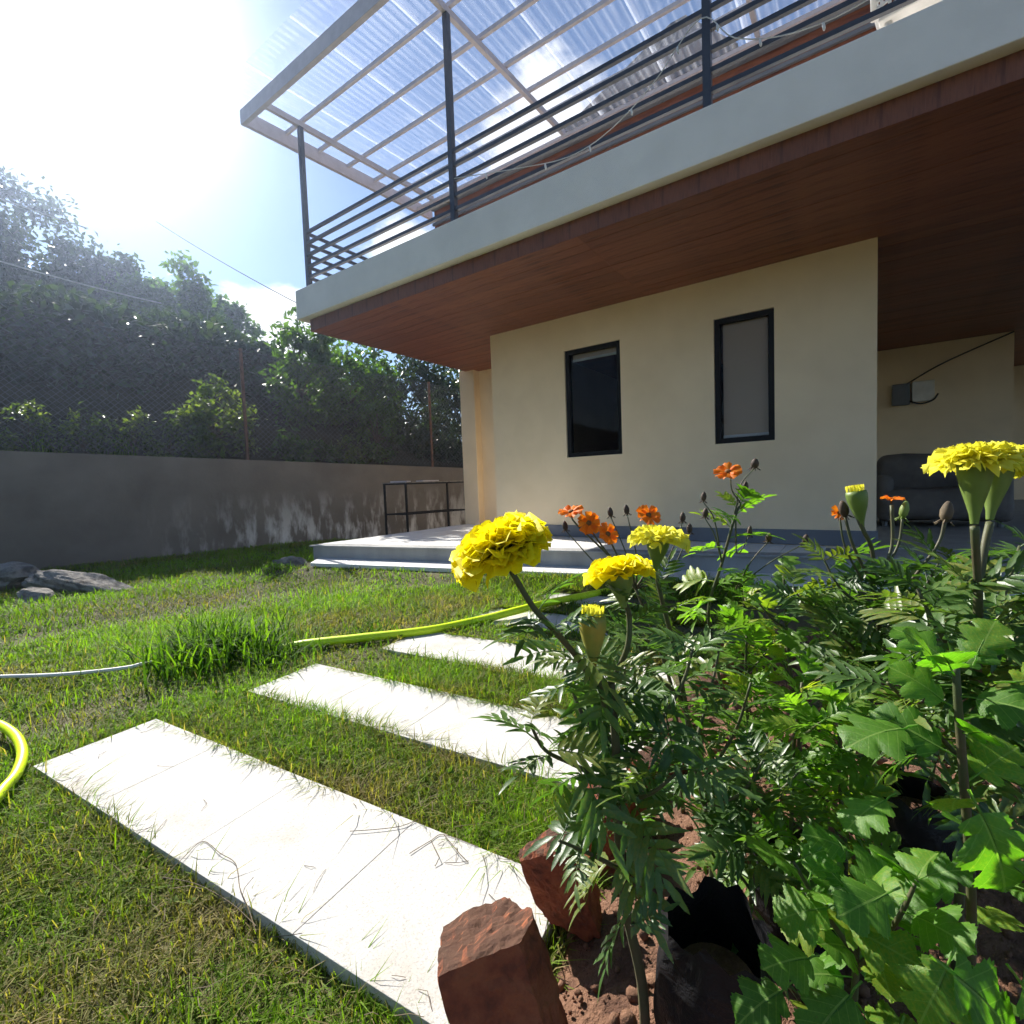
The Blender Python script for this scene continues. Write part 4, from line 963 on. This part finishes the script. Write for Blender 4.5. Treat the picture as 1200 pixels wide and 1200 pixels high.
PET_O = [petal_mesh(s + 8, M_OPET, .62, .04, .10, .10, .10) for s in range(2)]

def orient(o, pos, d, up=Vector((0, 0, 1)), roll=0.0, scale=1.0):
    x = Vector(d).normalized(); y = Vector(up).cross(x)
    if y.length < 1e-3: y = x.orthogonal()
    y.normalize(); z = x.cross(y); mt = Matrix((x, y, z)).transposed() @ Matrix.Rotation(roll, 3, 'X')
    s = Vector((scale,) * 3) if not isinstance(scale, Vector) else scale
    o.matrix_basis = Matrix.LocRotScale(Vector(pos), mt.to_quaternion(), s)
def path_at(pts, t):
    f = t * (len(pts) - 1); i = min(int(f), len(pts) - 2); return pts[i].lerp(pts[i + 1], f - i), (pts[i + 1] - pts[i]).normalized()
class Plant:
    def __init__(s, base, label, group, name='marigold_plant', cat='plant', seed=0):
        s.base = Vector(base); s.t = empty(name, s.base, label, cat, group); s.r = random.Random(seed); s.az = s.r.uniform(0, 6)
    def stem(s, pts, r0, r1, mat=None, name='stem', per=5):
        p = catmull([Vector(q) - s.base for q in pts], per); m = MB(); m.tube(p, [r0 + (r1 - r0) * i / (len(p) - 1) for i in range(len(p))], 7)
        m.build(name, mat or M_STEM, s.t, smooth=True); return p
    def leaves(s, path, n, t0, t1, size, meshes, el0=-10, el1=45, jitter=12):
        for k in range(n):
            t = t0 + (t1 - t0) * (k + s.r.uniform(-.3, .3)) / max(1, n - 1); t = min(max(t, 0.02), .985); p, d = path_at(path, t)
            s.az += 2.4 + s.r.uniform(-.4, .4); el = R(el0 + (el1 - el0) * (k / max(1, n - 1)) + s.r.uniform(-jitter, jitter) * 1.8)
            dr = Vector((math.cos(s.az) * math.cos(el), math.sin(s.az) * math.cos(el), math.sin(el)))
            o = place(s.r.choice(meshes), 'leaf', s.t); sc = size * s.r.uniform(.75, 1.2) * (1 - .25 * k / max(1, n - 1))
            orient(o, p, dr, roll=s.r.uniform(-.8, .8), scale=sc)
    def leaf(s, pos, d, size, meshes, up=(0, 0, 1), roll=0):
        o = place(s.r.choice(meshes), 'leaf', s.t); orient(o, Vector(pos) - s.base, Vector(d), Vector(up), roll, size); return o
    def calyx(s, pos, axis, w, L, name='flower_head'):
        """green cup with ribs; local +X along the axis"""
        m = MB(); prof = [(0, .11), (.15, .15), (.35, .26), (.55, .38), (.75, .47), (.9, .49), (1.0, .45), (1.02, .2)]
        n = 14; vs = []; fs = []
        for x, r_ in prof:
            for j in range(n):
                a = 2 * math.pi * j / n; rr = r_ * (1 + .09 * (j % 2)); vs.append((x * L, math.cos(a) * rr * w, math.sin(a) * rr * w))
        for i in range(len(prof) - 1):
            for j in range(n): fs.append((i * n + j, i * n + (j + 1) % n, (i + 1) * n + (j + 1) % n, (i + 1) * n + j))
        fs.append(tuple(range((len(prof) - 1) * n, len(prof) * n))); m.add(vs, fs)
        o = m.build(name, M_CALYX, s.t, smooth=True); orient(o, Vector(pos) - s.base, axis); return o
    def marigold(s, pos, axis, Rr, n=150, mesh=PET_Y, cw=None, cl=None, flat=.0, th_max=105):
        cw = cw or Rr * .55; cl = cl or Rr * .75
        h = s.calyx(pos, axis, cw, cl); r = s.r
        mm = MB(); k_ = Rr * .52; mm.tube([(cl * .9 + k_ * a, 0, 0) for a in (0, .25, .55, .8, .95)], [k_ * a for a in (.6, 1.15, 1.05, .7, .25)], 12); mm.build('petal_gap_filler', mesh[0].materials[0], h, smooth=True)  # yellow core added to fill the self-shadowed gaps between petals
        for k in range(n):
            q = (k + .5) / n; th = R(th_max) * (1 - q) ** .62 * 1.0; ph = k * 2.39996 + r.uniform(-.15, .15)
            rad = Vector((0, math.cos(ph), math.sin(ph))); d = Vector((math.cos(th), 0, 0)) + rad * math.sin(th)
            Lp = Rr * (1.0 - .30 * q * (1 - flat)) * r.uniform(.88, 1.1); Lp *= (1 - flat * .45 * q) * (1.0 if th > .9 else .80 + .2 * th / .9)
            st = Vector((cl * .98, 0, 0)) + rad * (cw * .30 * math.sin(min(th, 1.5))) - Vector((.06 * Rr, 0, 0)) * (th > 1.4)
            o = place(r.choice(mesh), 'petal', h); wsc = (1.0 if th > 1.0 else .62 + .3 * th)
            orient(o, st, d, up=Vector((1, 0, 0)) - d * .3, roll=r.uniform(-.35, .35), scale=Vector((Lp, Lp * wsc * r.uniform(.8, 1.1), Lp * r.uniform(.8, 1.3))))
        return h
    def bud(s, pos, axis, w, L, tips=True):
        h = s.calyx(pos, axis, w, L, 'flower_bud')
        if tips:
            for k in range(24):
                a = k * 2.4; rad = w * .40 * math.sqrt((k + .5) / 24); o = place(s.r.choice(PET_P), 'petal', h)
                orient(o, (L * .82, math.cos(a) * rad, math.sin(a) * rad), Vector((1, math.cos(a) * .12, math.sin(a) * .12)), up=Vector((0, math.cos(a), math.sin(a))), scale=Vector((L * .36, w * .34, w * .3)))
        return h
    def cosmos(s, pos, axis, Rr, n=8):
        m = MB(); m.tube([(-.5 * Rr, 0, 0), (-.18 * Rr, 0, 0), (-.05 * Rr, 0, 0), (.04 * Rr, 0, 0), (.14 * Rr, 0, 0), (.17 * Rr, 0, 0)], [.06 * Rr, .10 * Rr, .2 * Rr, .24 * Rr, .2 * Rr, .08 * Rr], 10)
        h = m.build('flower_head', M_CENT, s.t, smooth=True); orient(h, Vector(pos) - s.base, axis)
        for k in range(n + n // 2):
            lay = k >= n; ph = (k + .5 * lay) * 2 * math.pi / (n if not lay else n // 2) + s.r.uniform(-.1, .1); rad = Vector((0, math.cos(ph), math.sin(ph)))
            o = place(s.r.choice(PET_O), 'petal', h); d = rad + Vector((.18 + .3 * lay + s.r.uniform(-.1, .15), 0, 0)); Lp = Rr * (1 if not lay else .7) * s.r.uniform(.88, 1.05)
            orient(o, rad * Rr * .1 + Vector((.02 * Rr, 0, 0)), d, up=Vector((1, 0, 0)), roll=s.r.uniform(-.2, .2), scale=Vector((Lp, Lp * 1.15, Lp * 1.6)))
        return h
    def dark_bud(s, pos, axis, w, L, mat=None, name='flower_bud'):
        m = MB(); m.tube([(0, 0, 0), (L * .25, 0, 0), (L * .55, 0, 0), (L * .85, 0, 0), (L, 0, 0)], [w * .15, w * .45, w * .5, w * .32, w * .12], 8)
        for k in range(6):
            a = k * 1.05; m.bar((L * .1, math.cos(a) * w * .3, math.sin(a) * w * .3), (-L * .12, math.cos(a) * w * .75, math.sin(a) * w * .75), w * .12, w * .05)
        o = m.build(name, mat or M_BUD, s.t, smooth=True); orient(o, Vector(pos) - s.base, axis); return o

CR = Vector(M[:, 0]); CU = Vector(-M[:, 1]); CF = Vector(M[:, 2])      # right, up and forward of the view, for posing
def vd(x, y, z=0): return (CR * x + CU * y + CF * z).normalized()
def soil(p): return Vector((p.x, p.y, float(bed_h(np.array(p.x), np.array(p.y))) - .01))
GM = 'marigold and cosmos plants in the flower bed'

# -- A: main marigold with the big yellow flower
b = soil(at(757, 1215, .74))
A_ = Plant(b, 'tall dark leaved marigold with the big round yellow flower, nearest the slabs', GM, seed=1)
trunk = A_.stem([b, at(752, 1150, .73), at(733, 1060, .71), at(724, 960, .69), at(722, 880, .67), at(716, 800, .65)], .0085, .0055, M_STEMW)
A_.leaves(trunk, 18, .50, 1, .105, LEAF_M, -25, 30)
br = A_.stem([at(720, 850, .66), at(690, 790, .63), at(655, 745, .60), at(625, 712, .585), at(596, 664, .575)], .0042, .0036)
A_.leaves(br, 12, .12, .72, .085, LEAF_M, -10, 30)
A_.marigold(at(596, 664, .575), vd(-.40, .90, -.16), .052, 150, PET_Y, .036, .026)
br = A_.stem([at(716, 800, .65), at(735, 760, .63), at(793, 690, .62), at(792, 640, .61)][:2] + [at(790, 660, .64), at(737, 720, .63)][1:] + [at(728, 700, .62)], .004, .0035)
A_.leaves(br, 7, .1, .8, .08, LEAF_M, 0, 40)
A_.marigold(at(731, 712, .62), vd(-.12, .92, .10), .036, 80, PET_Y, .034, .045, .2, 96)
br = A_.stem([at(718, 830, .66), at(703, 800, .62), at(695, 782, .60)], .004, .0034)
A_.bud(at(695, 784, .60), vd(0, 1, 0), .033, .066)
for pts, n in (([at(724, 930, .69), at(680, 900, .64), at(640, 880, .60), at(622, 850, .58)], 12), ([at(724, 900, .68), at(770, 850, .66), at(800, 800, .66), at(812, 760, .66)], 14), ([at(722, 870, .67), at(690, 850, .70), at(668, 800, .72), at(660, 760, .74)], 12), ([at(730, 1020, .70), at(690, 1000, .66), at(655, 985, .63)], 6),
               ([at(735, 1060, .71), at(745, 1075, .66), at(740, 1085, .63)], 3), ([at(724, 940, .69), at(762, 930, .63), at(800, 900, .60)], 10)):
    p = A_.stem(pts, .0036, .0018); A_.leaves(p, int(n * .8), .15, 1, .09, LEAF_M, -25, 25)
# -- B: second marigold just behind with a flower seen from below
b = soil(at(835, 1060, .92))
B_ = Plant(b, 'marigold with a pale yellow flower seen from below, just right of the tall one', GM, seed=2)
p = B_.stem([b, at(832, 980, .90), at(812, 880, .86), at(795, 780, .82), at(775, 700, .78), at(768, 668, .77)], .006, .003)
B_.leaves(p, 16, .3, .85, .09, LEAF_M, -20, 40); B_.marigold(at(768, 668, .77), vd(.05, 1, -.10), .041, 60, PET_P, .034, .050, .5, 92)
for pts in ([at(820, 920, .87), at(860, 860, .82), at(880, 800, .80)], [at(800, 820, .84), at(760, 780, .80), at(742, 740, .80)], [at(826, 950, .88), at(868, 930, .80), at(895, 890, .78)], [at(812, 880, .86), at(835, 800, .90), at(846, 740, .92)]):
    q = B_.stem(pts, .0036, .0018); B_.leaves(q, 7, .1, 1, .08, LEAF_M, -15, 35)
# -- C: left cosmos with four orange flowers
b = soil(at(800, 905, 1.30)); C_ = Plant(b, 'cosmos with a cluster of four orange flowers right of the big yellow flower', GM, 'cosmos_plant', seed=3)
st = C_.stem([b, at(790, 820, 1.27), at(765, 740, 1.22), at(745, 690, 1.20)], .0055, .0035); C_.leaves(st, 16, .25, .95, .15, LEAF_M, -10, 30)
for (px, py, d, rr_, ax) in ((669, 600, 1.15, .030, (-.2, .75, -.35)), (690, 613, 1.12, .027, (.1, .25, -.9)), (712, 626, 1.10, .027, (.3, .3, -.6)), (760, 604, 1.17, .029, (.05, .5, -.65))):
    C_.stem([at(745, 690, 1.20), at((px + 745) / 2 + 10, py + 55, (d + 1.2) / 2), at(px + 6, py + 14, d + .01), at(px + 1, py + 3, d + .006)], .003, .0016); C_.cosmos(at(px, py, d), vd(*ax), rr_)
for px, py in ((735, 603), (663, 622), (716, 606), (808, 625), (800, 612)):
    C_.stem([at(745, 690, 1.20), at((px + 745) / 2 + 6, py + 50, 1.17), at(px, py, 1.16)], .0024, .0012); C_.dark_bud(at(px, py, 1.16), vd(.15 * (px > 740) - .15, 1, 0), .014, .024)
# -- D: tall cosmos with one high orange flower
b = soil(at(862, 850, 1.42)); D_ = Plant(b, 'tall thin cosmos with one high orange flower in front of the wall', GM, 'cosmos_plant', seed=4)
st = D_.stem([b, at(842, 790, 1.36), at(830, 720, 1.30), at(846, 660, 1.27), at(860, 610, 1.25), at(868, 590, 1.25)], .005, .0028); D_.leaves(st, 15, .3, .95, .13, LEAF_MY, 0, 40)
for pts in ([at(868, 590, 1.25), at(858, 575, 1.25), at(856, 560, 1.25)],): D_.stem(pts, .0022, .0016)
D_.cosmos(at(853, 553, 1.25), vd(-.25, .72, -.55), .034)
for px, py, w in ((884, 545, .020), (873, 572, .014), (824, 584, .014), (826, 603, .015), (878, 624, .013)):
    D_.stem([at(846, 660, 1.27) if px < 840 else at(862, 605, 1.25), at((px + 850) / 2, py + 25, 1.25), at(px, py + 4, 1.25)], .0022, .0012); D_.dark_bud(at(px, py + 4, 1.25), vd(.1, 1, 0), w, .026)
for px, py in ((900, 632), (943, 634)):
    D_.stem([at(862, 690, 1.28), at((px + 862) / 2, py + 25, 1.26), at(px, py + 3, 1.25)], .002, .0012); D_.dark_bud(at(px, py + 3, 1.25), vd(.2, 1, 0), .016, .024)
# -- E: right marigold with the twin yellow heads
b = soil(at(1120, 1090, .80)); E_ = Plant(b, 'tall marigold with two flat yellow heads at the right edge', GM, seed=5)
st = E_.stem([b, at(1128, 980, .76), at(1140, 860, .70), at(1145, 760, .645), at(1146, 690, .62)], .0075, .005); E_.leaves(st, 20, .3, 1, .115, LEAF_M, -20, 35)
p = E_.stem([at(1146, 690, .62), at(1143, 640, .60), at(1142, 617, .595)], .0042, .0048); E_.marigold(at(1142, 614, .595), vd(-.02, 1, -.05), .040, 120, PET_P, .034, .078, .4, 96)
p = E_.stem([at(1146, 700, .62), at(1154, 640, .625), at(1160, 613, .635)], .004, .0048); E_.marigold(at(1160, 609, .635), vd(.2, 1, .05), .040, 120, PET_P, .034, .078, .4, 96)
for pts in ([at(1143, 800, .67), at(1100, 740, .64), at(1075, 690, .64)], [at(1140, 850, .70), at(1180, 780, .64), at(1205, 720, .62)], [at(1135, 900, .72), at(1080, 840, .66), at(1040, 800, .64)], [at(1143, 780, .66), at(1175, 700, .68), at(1195, 640, .70)]):
    q = E_.stem(pts, .004, .002); E_.leaves(q, 11, .1, 1, .11, LEAF_M, -15, 35)
# -- F: marigold with the standing green bud
b = soil(at(1010, 905, 1.12)); F_ = Plant(b, 'bushy marigold with a tall closed green bud beside the wall corner', GM, seed=6)
st = F_.stem([b, at(1020, 820, 1.05), at(1030, 740, .98), at(1025, 690, .94)], .0065, .004); F_.leaves(st, 22, .15, 1, .125, LEAF_M, -15, 40)
F_.stem([at(1025, 690, .94), at(1022, 645, .92), at(1012, 622, .91), at(1006, 608, .91)], .0035, .004); F_.bud(at(1010, 618, .91), vd(-.18, 1, 0), .034, .068, True)
F_.stem([at(1025, 690, .94), at(1000, 640, .93), at(990, 604, .93)], .003, .0026); F_.dark_bud(at(991, 606, .93), vd(-.25, 1, 0), .018, .032)
F_.stem([at(1010, 680, .95), at(990, 640, .95), at(984, 605, .95)], .002, .0016); F_.cosmos(at(983, 601, .95), vd(-.1, .3, -.9), .015, 6)
F_.stem([at(1030, 680, .95), at(1045, 640, .96), at(1045, 592, .96)], .0026, .0034); F_.cosmos(at(1045, 585, .96), vd(.05, 1, -.15), .019, 7)
F_.stem([at(1030, 680, .95), at(1052, 640, .96), at(1058, 606, .96)], .0022, .0026); F_.dark_bud(at(1057, 608, .96), vd(.25, 1, 0), .016, .036, M_CALYX)
F_.stem([at(1060, 690, .95), at(1098, 640, .96), at(1108, 608, .96)], .0026, .0034); F_.dark_bud(at(1107, 612, .96), vd(.2, 1, 0), .022, .042, M_DRY)
for pts in ([at(1022, 790, 1.02), at(960, 730, .98), at(930, 690, .98)], [at(1028, 750, .98), at(1075, 700, .94), at(1100, 660, .94)], [at(1025, 780, 1.0), at(1060, 770, .9), at(1090, 740, .86)], [at(1025, 720, .96), at(985, 690, .98), at(965, 655, 1.0)], [at(1020, 800, 1.03), at(1000, 760, .95), at(975, 740, .9)]):
    q = F_.stem(pts, .0036, .0018); F_.leaves(q, 11, .1, 1, .115, LEAF_M if pts[0].x > 0 else LEAF_MY, -10, 40)
# -- G..: young bright plants in the middle of the bed
for i, (bx, by, d, tx, ty, n, lb, lm, sz) in enumerate((
        (935, 900, 1.15, 918, 668, 22, 'upright young plant with light green leaves in the middle of the bed', LEAF_CY, .085),
        (905, 985, .95, 940, 800, 24, 'young light green plant low in the middle of the bed', LEAF_MY, .11),
        (980, 1010, .90, 985, 830, 24, 'light green feathery plant behind the lobed leaves', LEAF_MY, .12),
        (870, 890, 1.25, 875, 745, 22, 'feathery young plant behind the pale yellow flower', LEAF_MY, .12),
        (1085, 860, 1.15, 1100, 690, 20, 'feathery plant under the two flat yellow heads', LEAF_M, .14),
        (1190, 900, 1.0, 1215, 650, 26, 'dense leafy plant at the right edge below the yellow heads', LEAF_M, .14),
        (985, 800, 1.9, 990, 700, 18, 'small plant near the far end of the bed', LEAF_MY, .13),
        (1110, 770, 2.1, 1120, 660, 22, 'leafy plant at the far right end of the bed', LEAF_M, .17),
        (870, 790, 2.0, 872, 690, 14, 'small leafy plant at the far end of the bed by the slabs', LEAF_MY, .13),
        (865, 1040, .86, 885, 900, 14, 'dark leaved plant growing from the black bag', LEAF_M, .12))):
    b = soil(at(bx, by, d)); P_ = Plant(b, lb, 'young plants in the flower bed', 'young_plant', seed=20 + i)
    top = at(tx, ty, d * .96); st = P_.stem([b, b.lerp(top, .35) + Vector((.012, 0, 0)), b.lerp(top, .7), top], .005, .0025); P_.leaves(st, n, .15, 1, sz, lm, -10, 55)
    for k in range(3):
        q0, _ = path_at(st, .35 + .2 * k); q0 = q0 + b; a = 2.1 * k + i; e = q0 + Vector((math.cos(a) * .09, math.sin(a) * .09, .07))
        q = P_.stem([q0, q0.lerp(e, .5) - Vector((0, 0, .006)), e], .003, .0015); P_.leaves(q, 8, .2, 1, sz * .85, lm, 0, 50)
# -- H: broad lobed plant in the right foreground
b = soil(at(1130, 1330, .62)); H_ = Plant(b, 'broad lobed bright green leaves in the lower right corner', GM, 'chrysanthemum_plant', seed=9)
st = H_.stem([b, at(1135, 1200, .60), at(1138, 1050, .57), at(1128, 900, .54), at(1122, 820, .53), at(1120, 780, .53)], .006, .0035); H_.leaves(st, 16, .3, 1, .085, LEAF_C, -15, 45)
for px, py, d, dv_, sz, roll in ((1075, 850, .52, (-.95, -.12, -.1), .082, .1), (1135, 925, .47, (.28, -.92, -.2), .098, .5), (1055, 1040, .50, (-.85, -.15, -.2), .075, -.2), (1090, 1120, .45, (.75, -.6, -.2), .10, .3), (1120, 1110, .46, (-.5, -.8, -.1), .08, 0),
                                 (1165, 800, .52, (.9, .1, -.2), .08, .2), (1105, 790, .52, (-.5, .75, 0), .06, 0), (1140, 780, .52, (.5, .8, .1), .06, 0), (1010, 1150, .50, (-.8, -.5, -.2), .085, .2), (960, 1120, .52, (-.7, .1, -.2), .07, 0), (1180, 1010, .46, (.7, -.6, -.3), .09, -.3), (1050, 930, .53, (-.8, -.35, -.1), .07, .3),
                                 (985, 1060, .55, (-.6, -.2, .1), .075, 0), (930, 1150, .55, (-.8, -.4, -.1), .08, .1), (1060, 1190, .48, (-.4, -.8, -.1), .085, 0), (1180, 1130, .45, (.5, -.8, -.1), .09, .2), (1000, 1000, .56, (-.6, .3, 0), .06, 0)):
    o_ = at(px, py, d); H_.leaf(o_, vd(*dv_), sz, LEAF_C, up=Vector((0, 0, 1)) - CF * .35, roll=roll)
b = soil(at(985, 1290, .66)); H2 = Plant(b, 'shaded lobed plant left of the lower right corner', GM, 'chrysanthemum_plant', seed=10)
st = H2.stem([b, at(1000, 1180, .62), at(1003, 1100, .60), at(998, 1040, .58)], .005, .003); H2.leaves(st, 20, .15, 1, .10, LEAF_C, -15, 45)
for pts in ([at(1003, 1120, .60), at(960, 1060, .58), at(930, 1010, .58)], [at(1002, 1140, .61), at(1050, 1080, .56), at(1075, 1030, .55)]):
    q = H2.stem(pts, .0036, .002); H2.leaves(q, 8, .1, 1, .085, LEAF_C, -10, 40)

# ---- black nursery bags
def bag(base, w, h, seed, lb):
    rr = np.random.default_rng(seed); n = 28; rows = 14; vs = []; fs = []
    ph = rr.uniform(0, 6, 6)
    for i in range(rows):
        t = i / (rows - 1)
        for j in range(n):
            a = 2 * math.pi * j / n; r_ = w / 2 * (1 + .06 * math.sin(3 * a + ph[0] + 2 * t) + .05 * math.sin(7 * a + ph[1] - 5 * t) + .03 * math.sin(13 * a + ph[2] + 9 * t) + .10 * (t > .9) * math.sin(5 * a + ph[3]))
            r_ *= .93 + .1 * math.sin(math.pi * t) - .03 * t; vs.append((math.cos(a) * r_, math.sin(a) * r_, h * t * (1 + .05 * math.sin(2 * a + ph[4]) * t) + .01 * math.sin(9 * a + ph[5]) * t))
    for i in range(rows - 1):
        for j in range(n): fs.append((i * n + j, i * n + (j + 1) % n, (i + 1) * n + (j + 1) % n, (i + 1) * n + j))
    t = empty('nursery_bag', base, lb, 'bag', 'black nursery bags in the bed'); m = MB(); m.add(vs, fs); m.build('bag_skin', M_BAG, t, smooth=True)
    m = MB(); m.prism([(math.cos(a) * w * .35, math.sin(a) * w * .35) for a in np.linspace(0, 2 * math.pi, 20, endpoint=False)], .01, h * .66); m.build('bag_soil', M_SOIL, t)
    return t
for i, (px, py, d, w, h, lb) in enumerate(((840, 1175, .70, .155, .23, 'black plastic nursery bag beside the main marigold stem'), (935, 1085, .92, .16, .15, 'black plastic nursery bag in the shade behind the lobed leaves'), (1075, 1010, 1.05, .16, .14, 'black plastic nursery bag farthest right under the marigolds'))):
    g = soil(at(px, py, d)); bag((g.x, g.y, g.z + .0), w, h, 70 + i, lb)

# ---- broken bricks edging the bed
from mathutils import noise as mnoise
def brick_mesh(w, d, h, seed):
    import bmesh
    rr = np.random.default_rng(seed); bm = bmesh.new(); bmesh.ops.create_cube(bm, size=1)
    bmesh.ops.subdivide_edges(bm, edges=bm.edges[:], cuts=15, use_grid_fill=True)
    pl = rr.normal(size=(4, 3)); pl /= np.linalg.norm(pl, axis=1)[:, None]; pd = rr.uniform(.44, .58, 4); sc = np.array([w, d, h]); off = Vector((seed * 3.1, 0, 0))
    for v in bm.verts:
        p = np.array(v.co); r_ = np.linalg.norm(np.abs(p) ** 6) ** (1 / 6); q6 = (np.abs(p) ** 9).sum() ** (1 / 9); p = p * (.68 + .32 * (.5 * np.abs(p).max() / .5) / max(q6, 1e-6))
        for q, e_ in zip(pl, pd):
            e = p @ q - e_
            if e > 0: p -= q * e
        P3 = Vector(p * sc); nn = P3.normalized()
        P3 += nn * (.006 * mnoise.noise(P3 * 22 + off) + .005 * mnoise.noise(P3 * 60 + off) + .003 * mnoise.noise(P3 * 140 + off))
        v.co = P3
    me = bpy.data.meshes.new('brick'); bm.to_mesh(me); bm.free(); me.materials.append(M_BRICK); return me
bl = ['biggest broken red brick at the bottom edge of the picture', 'red brick leaning behind the biggest one', 'red brick piece behind the marigold stem', 'fourth red brick from the front along the bed edge', 'fifth red brick from the front along the bed edge',
      'sixth red brick from the front along the bed edge', 'seventh red brick from the front along the bed edge', 'eighth red brick from the front along the bed edge', 'ninth red brick from the front along the bed edge', 'farthest red brick along the bed edge']
BR = [(597, 1210, .75, .15, .12, .25, (-.16, -.24, .75)), (660, 1080, 1.00, .10, .085, .20, (.12, -.34, .35)), (706, 1005, 1.18, .085, .10, .17, (.1, .15, .5)), (735, 960, 1.32, .11, .10, .12, (.2, .1, 1.0)), (775, 910, 1.52, .20, .10, .09, (.1, 0, 1.2)),
      (797, 875, 1.72, .20, .10, .09, (0, .2, 1.5)), (815, 842, 1.95, .2, .1, .09, (.1, .1, 1.4)), (835, 815, 2.2, .2, .1, .09, (0, 0, 1.6)), (850, 790, 2.5, .2, .1, .09, (.1, .2, 1.3)), (862, 770, 2.8, .2, .1, .09, (0, .1, 1.5))]
for i, (px, py, d, w, dd, h, rot) in enumerate(BR):
    g = gnd(px, py) if i > 0 else at(px, 1200, .74); o = place(brick_mesh(w, dd, h, 90 + i), 'brick', None); o.location = (g.x, g.y, h * .5 - .012); o.rotation_euler = rot
    tag(o, bl[i], 'brick', 'bricks edging the flower bed')
# ---- clods and crumbs of soil
import bmesh as _bm
def clod_mesh(seed):
    rr = np.random.default_rng(seed); bm = _bm.new(); _bm.ops.create_icosphere(bm, subdivisions=2, radius=1)
    for v in bm.verts: v.co = v.co * float(rr.uniform(.72, 1.15))
    vs = np.array([v.co[:] for v in bm.verts]); fs = np.array([[q.index for q in f.verts] for f in bm.faces]); bm.free(); return vs, fs
CL = [clod_mesh(s) for s in range(4)]; rng = np.random.default_rng(17); V = []; Fc = []; off = 0
for k in range(9000):
    y = rng.uniform(.25, 2.9) ** 1.0; x = rng.uniform(bed_x(y) - .02, 1.2); s_ = .0022 + .013 * rng.random() ** 5 * (1 if y < 1.6 else 1.8)
    vs, fs = CL[k % 4]; a = rng.uniform(0, 6.28); c0, s0 = math.cos(a), math.sin(a)
    p = vs @ np.array([[c0, s0, 0], [-s0, c0, 0], [0, 0, 1]]) * s_ * rng.uniform(.7, 1.3, 3) + np.array([x, y, float(bed_h(np.array(x), np.array(y))) + s_ * .5])
    V.append(p); Fc.append(fs + off); off += len(p)
V = np.concatenate(V); Fc = np.concatenate(Fc)
tag(place(np_mesh('soil_clods', V, Fc.ravel(), np.full(len(Fc), 3), M_CLOD), 'soil_clods'), 'crumbly red soil clods over the flower bed', 'soil', kind='stuff')
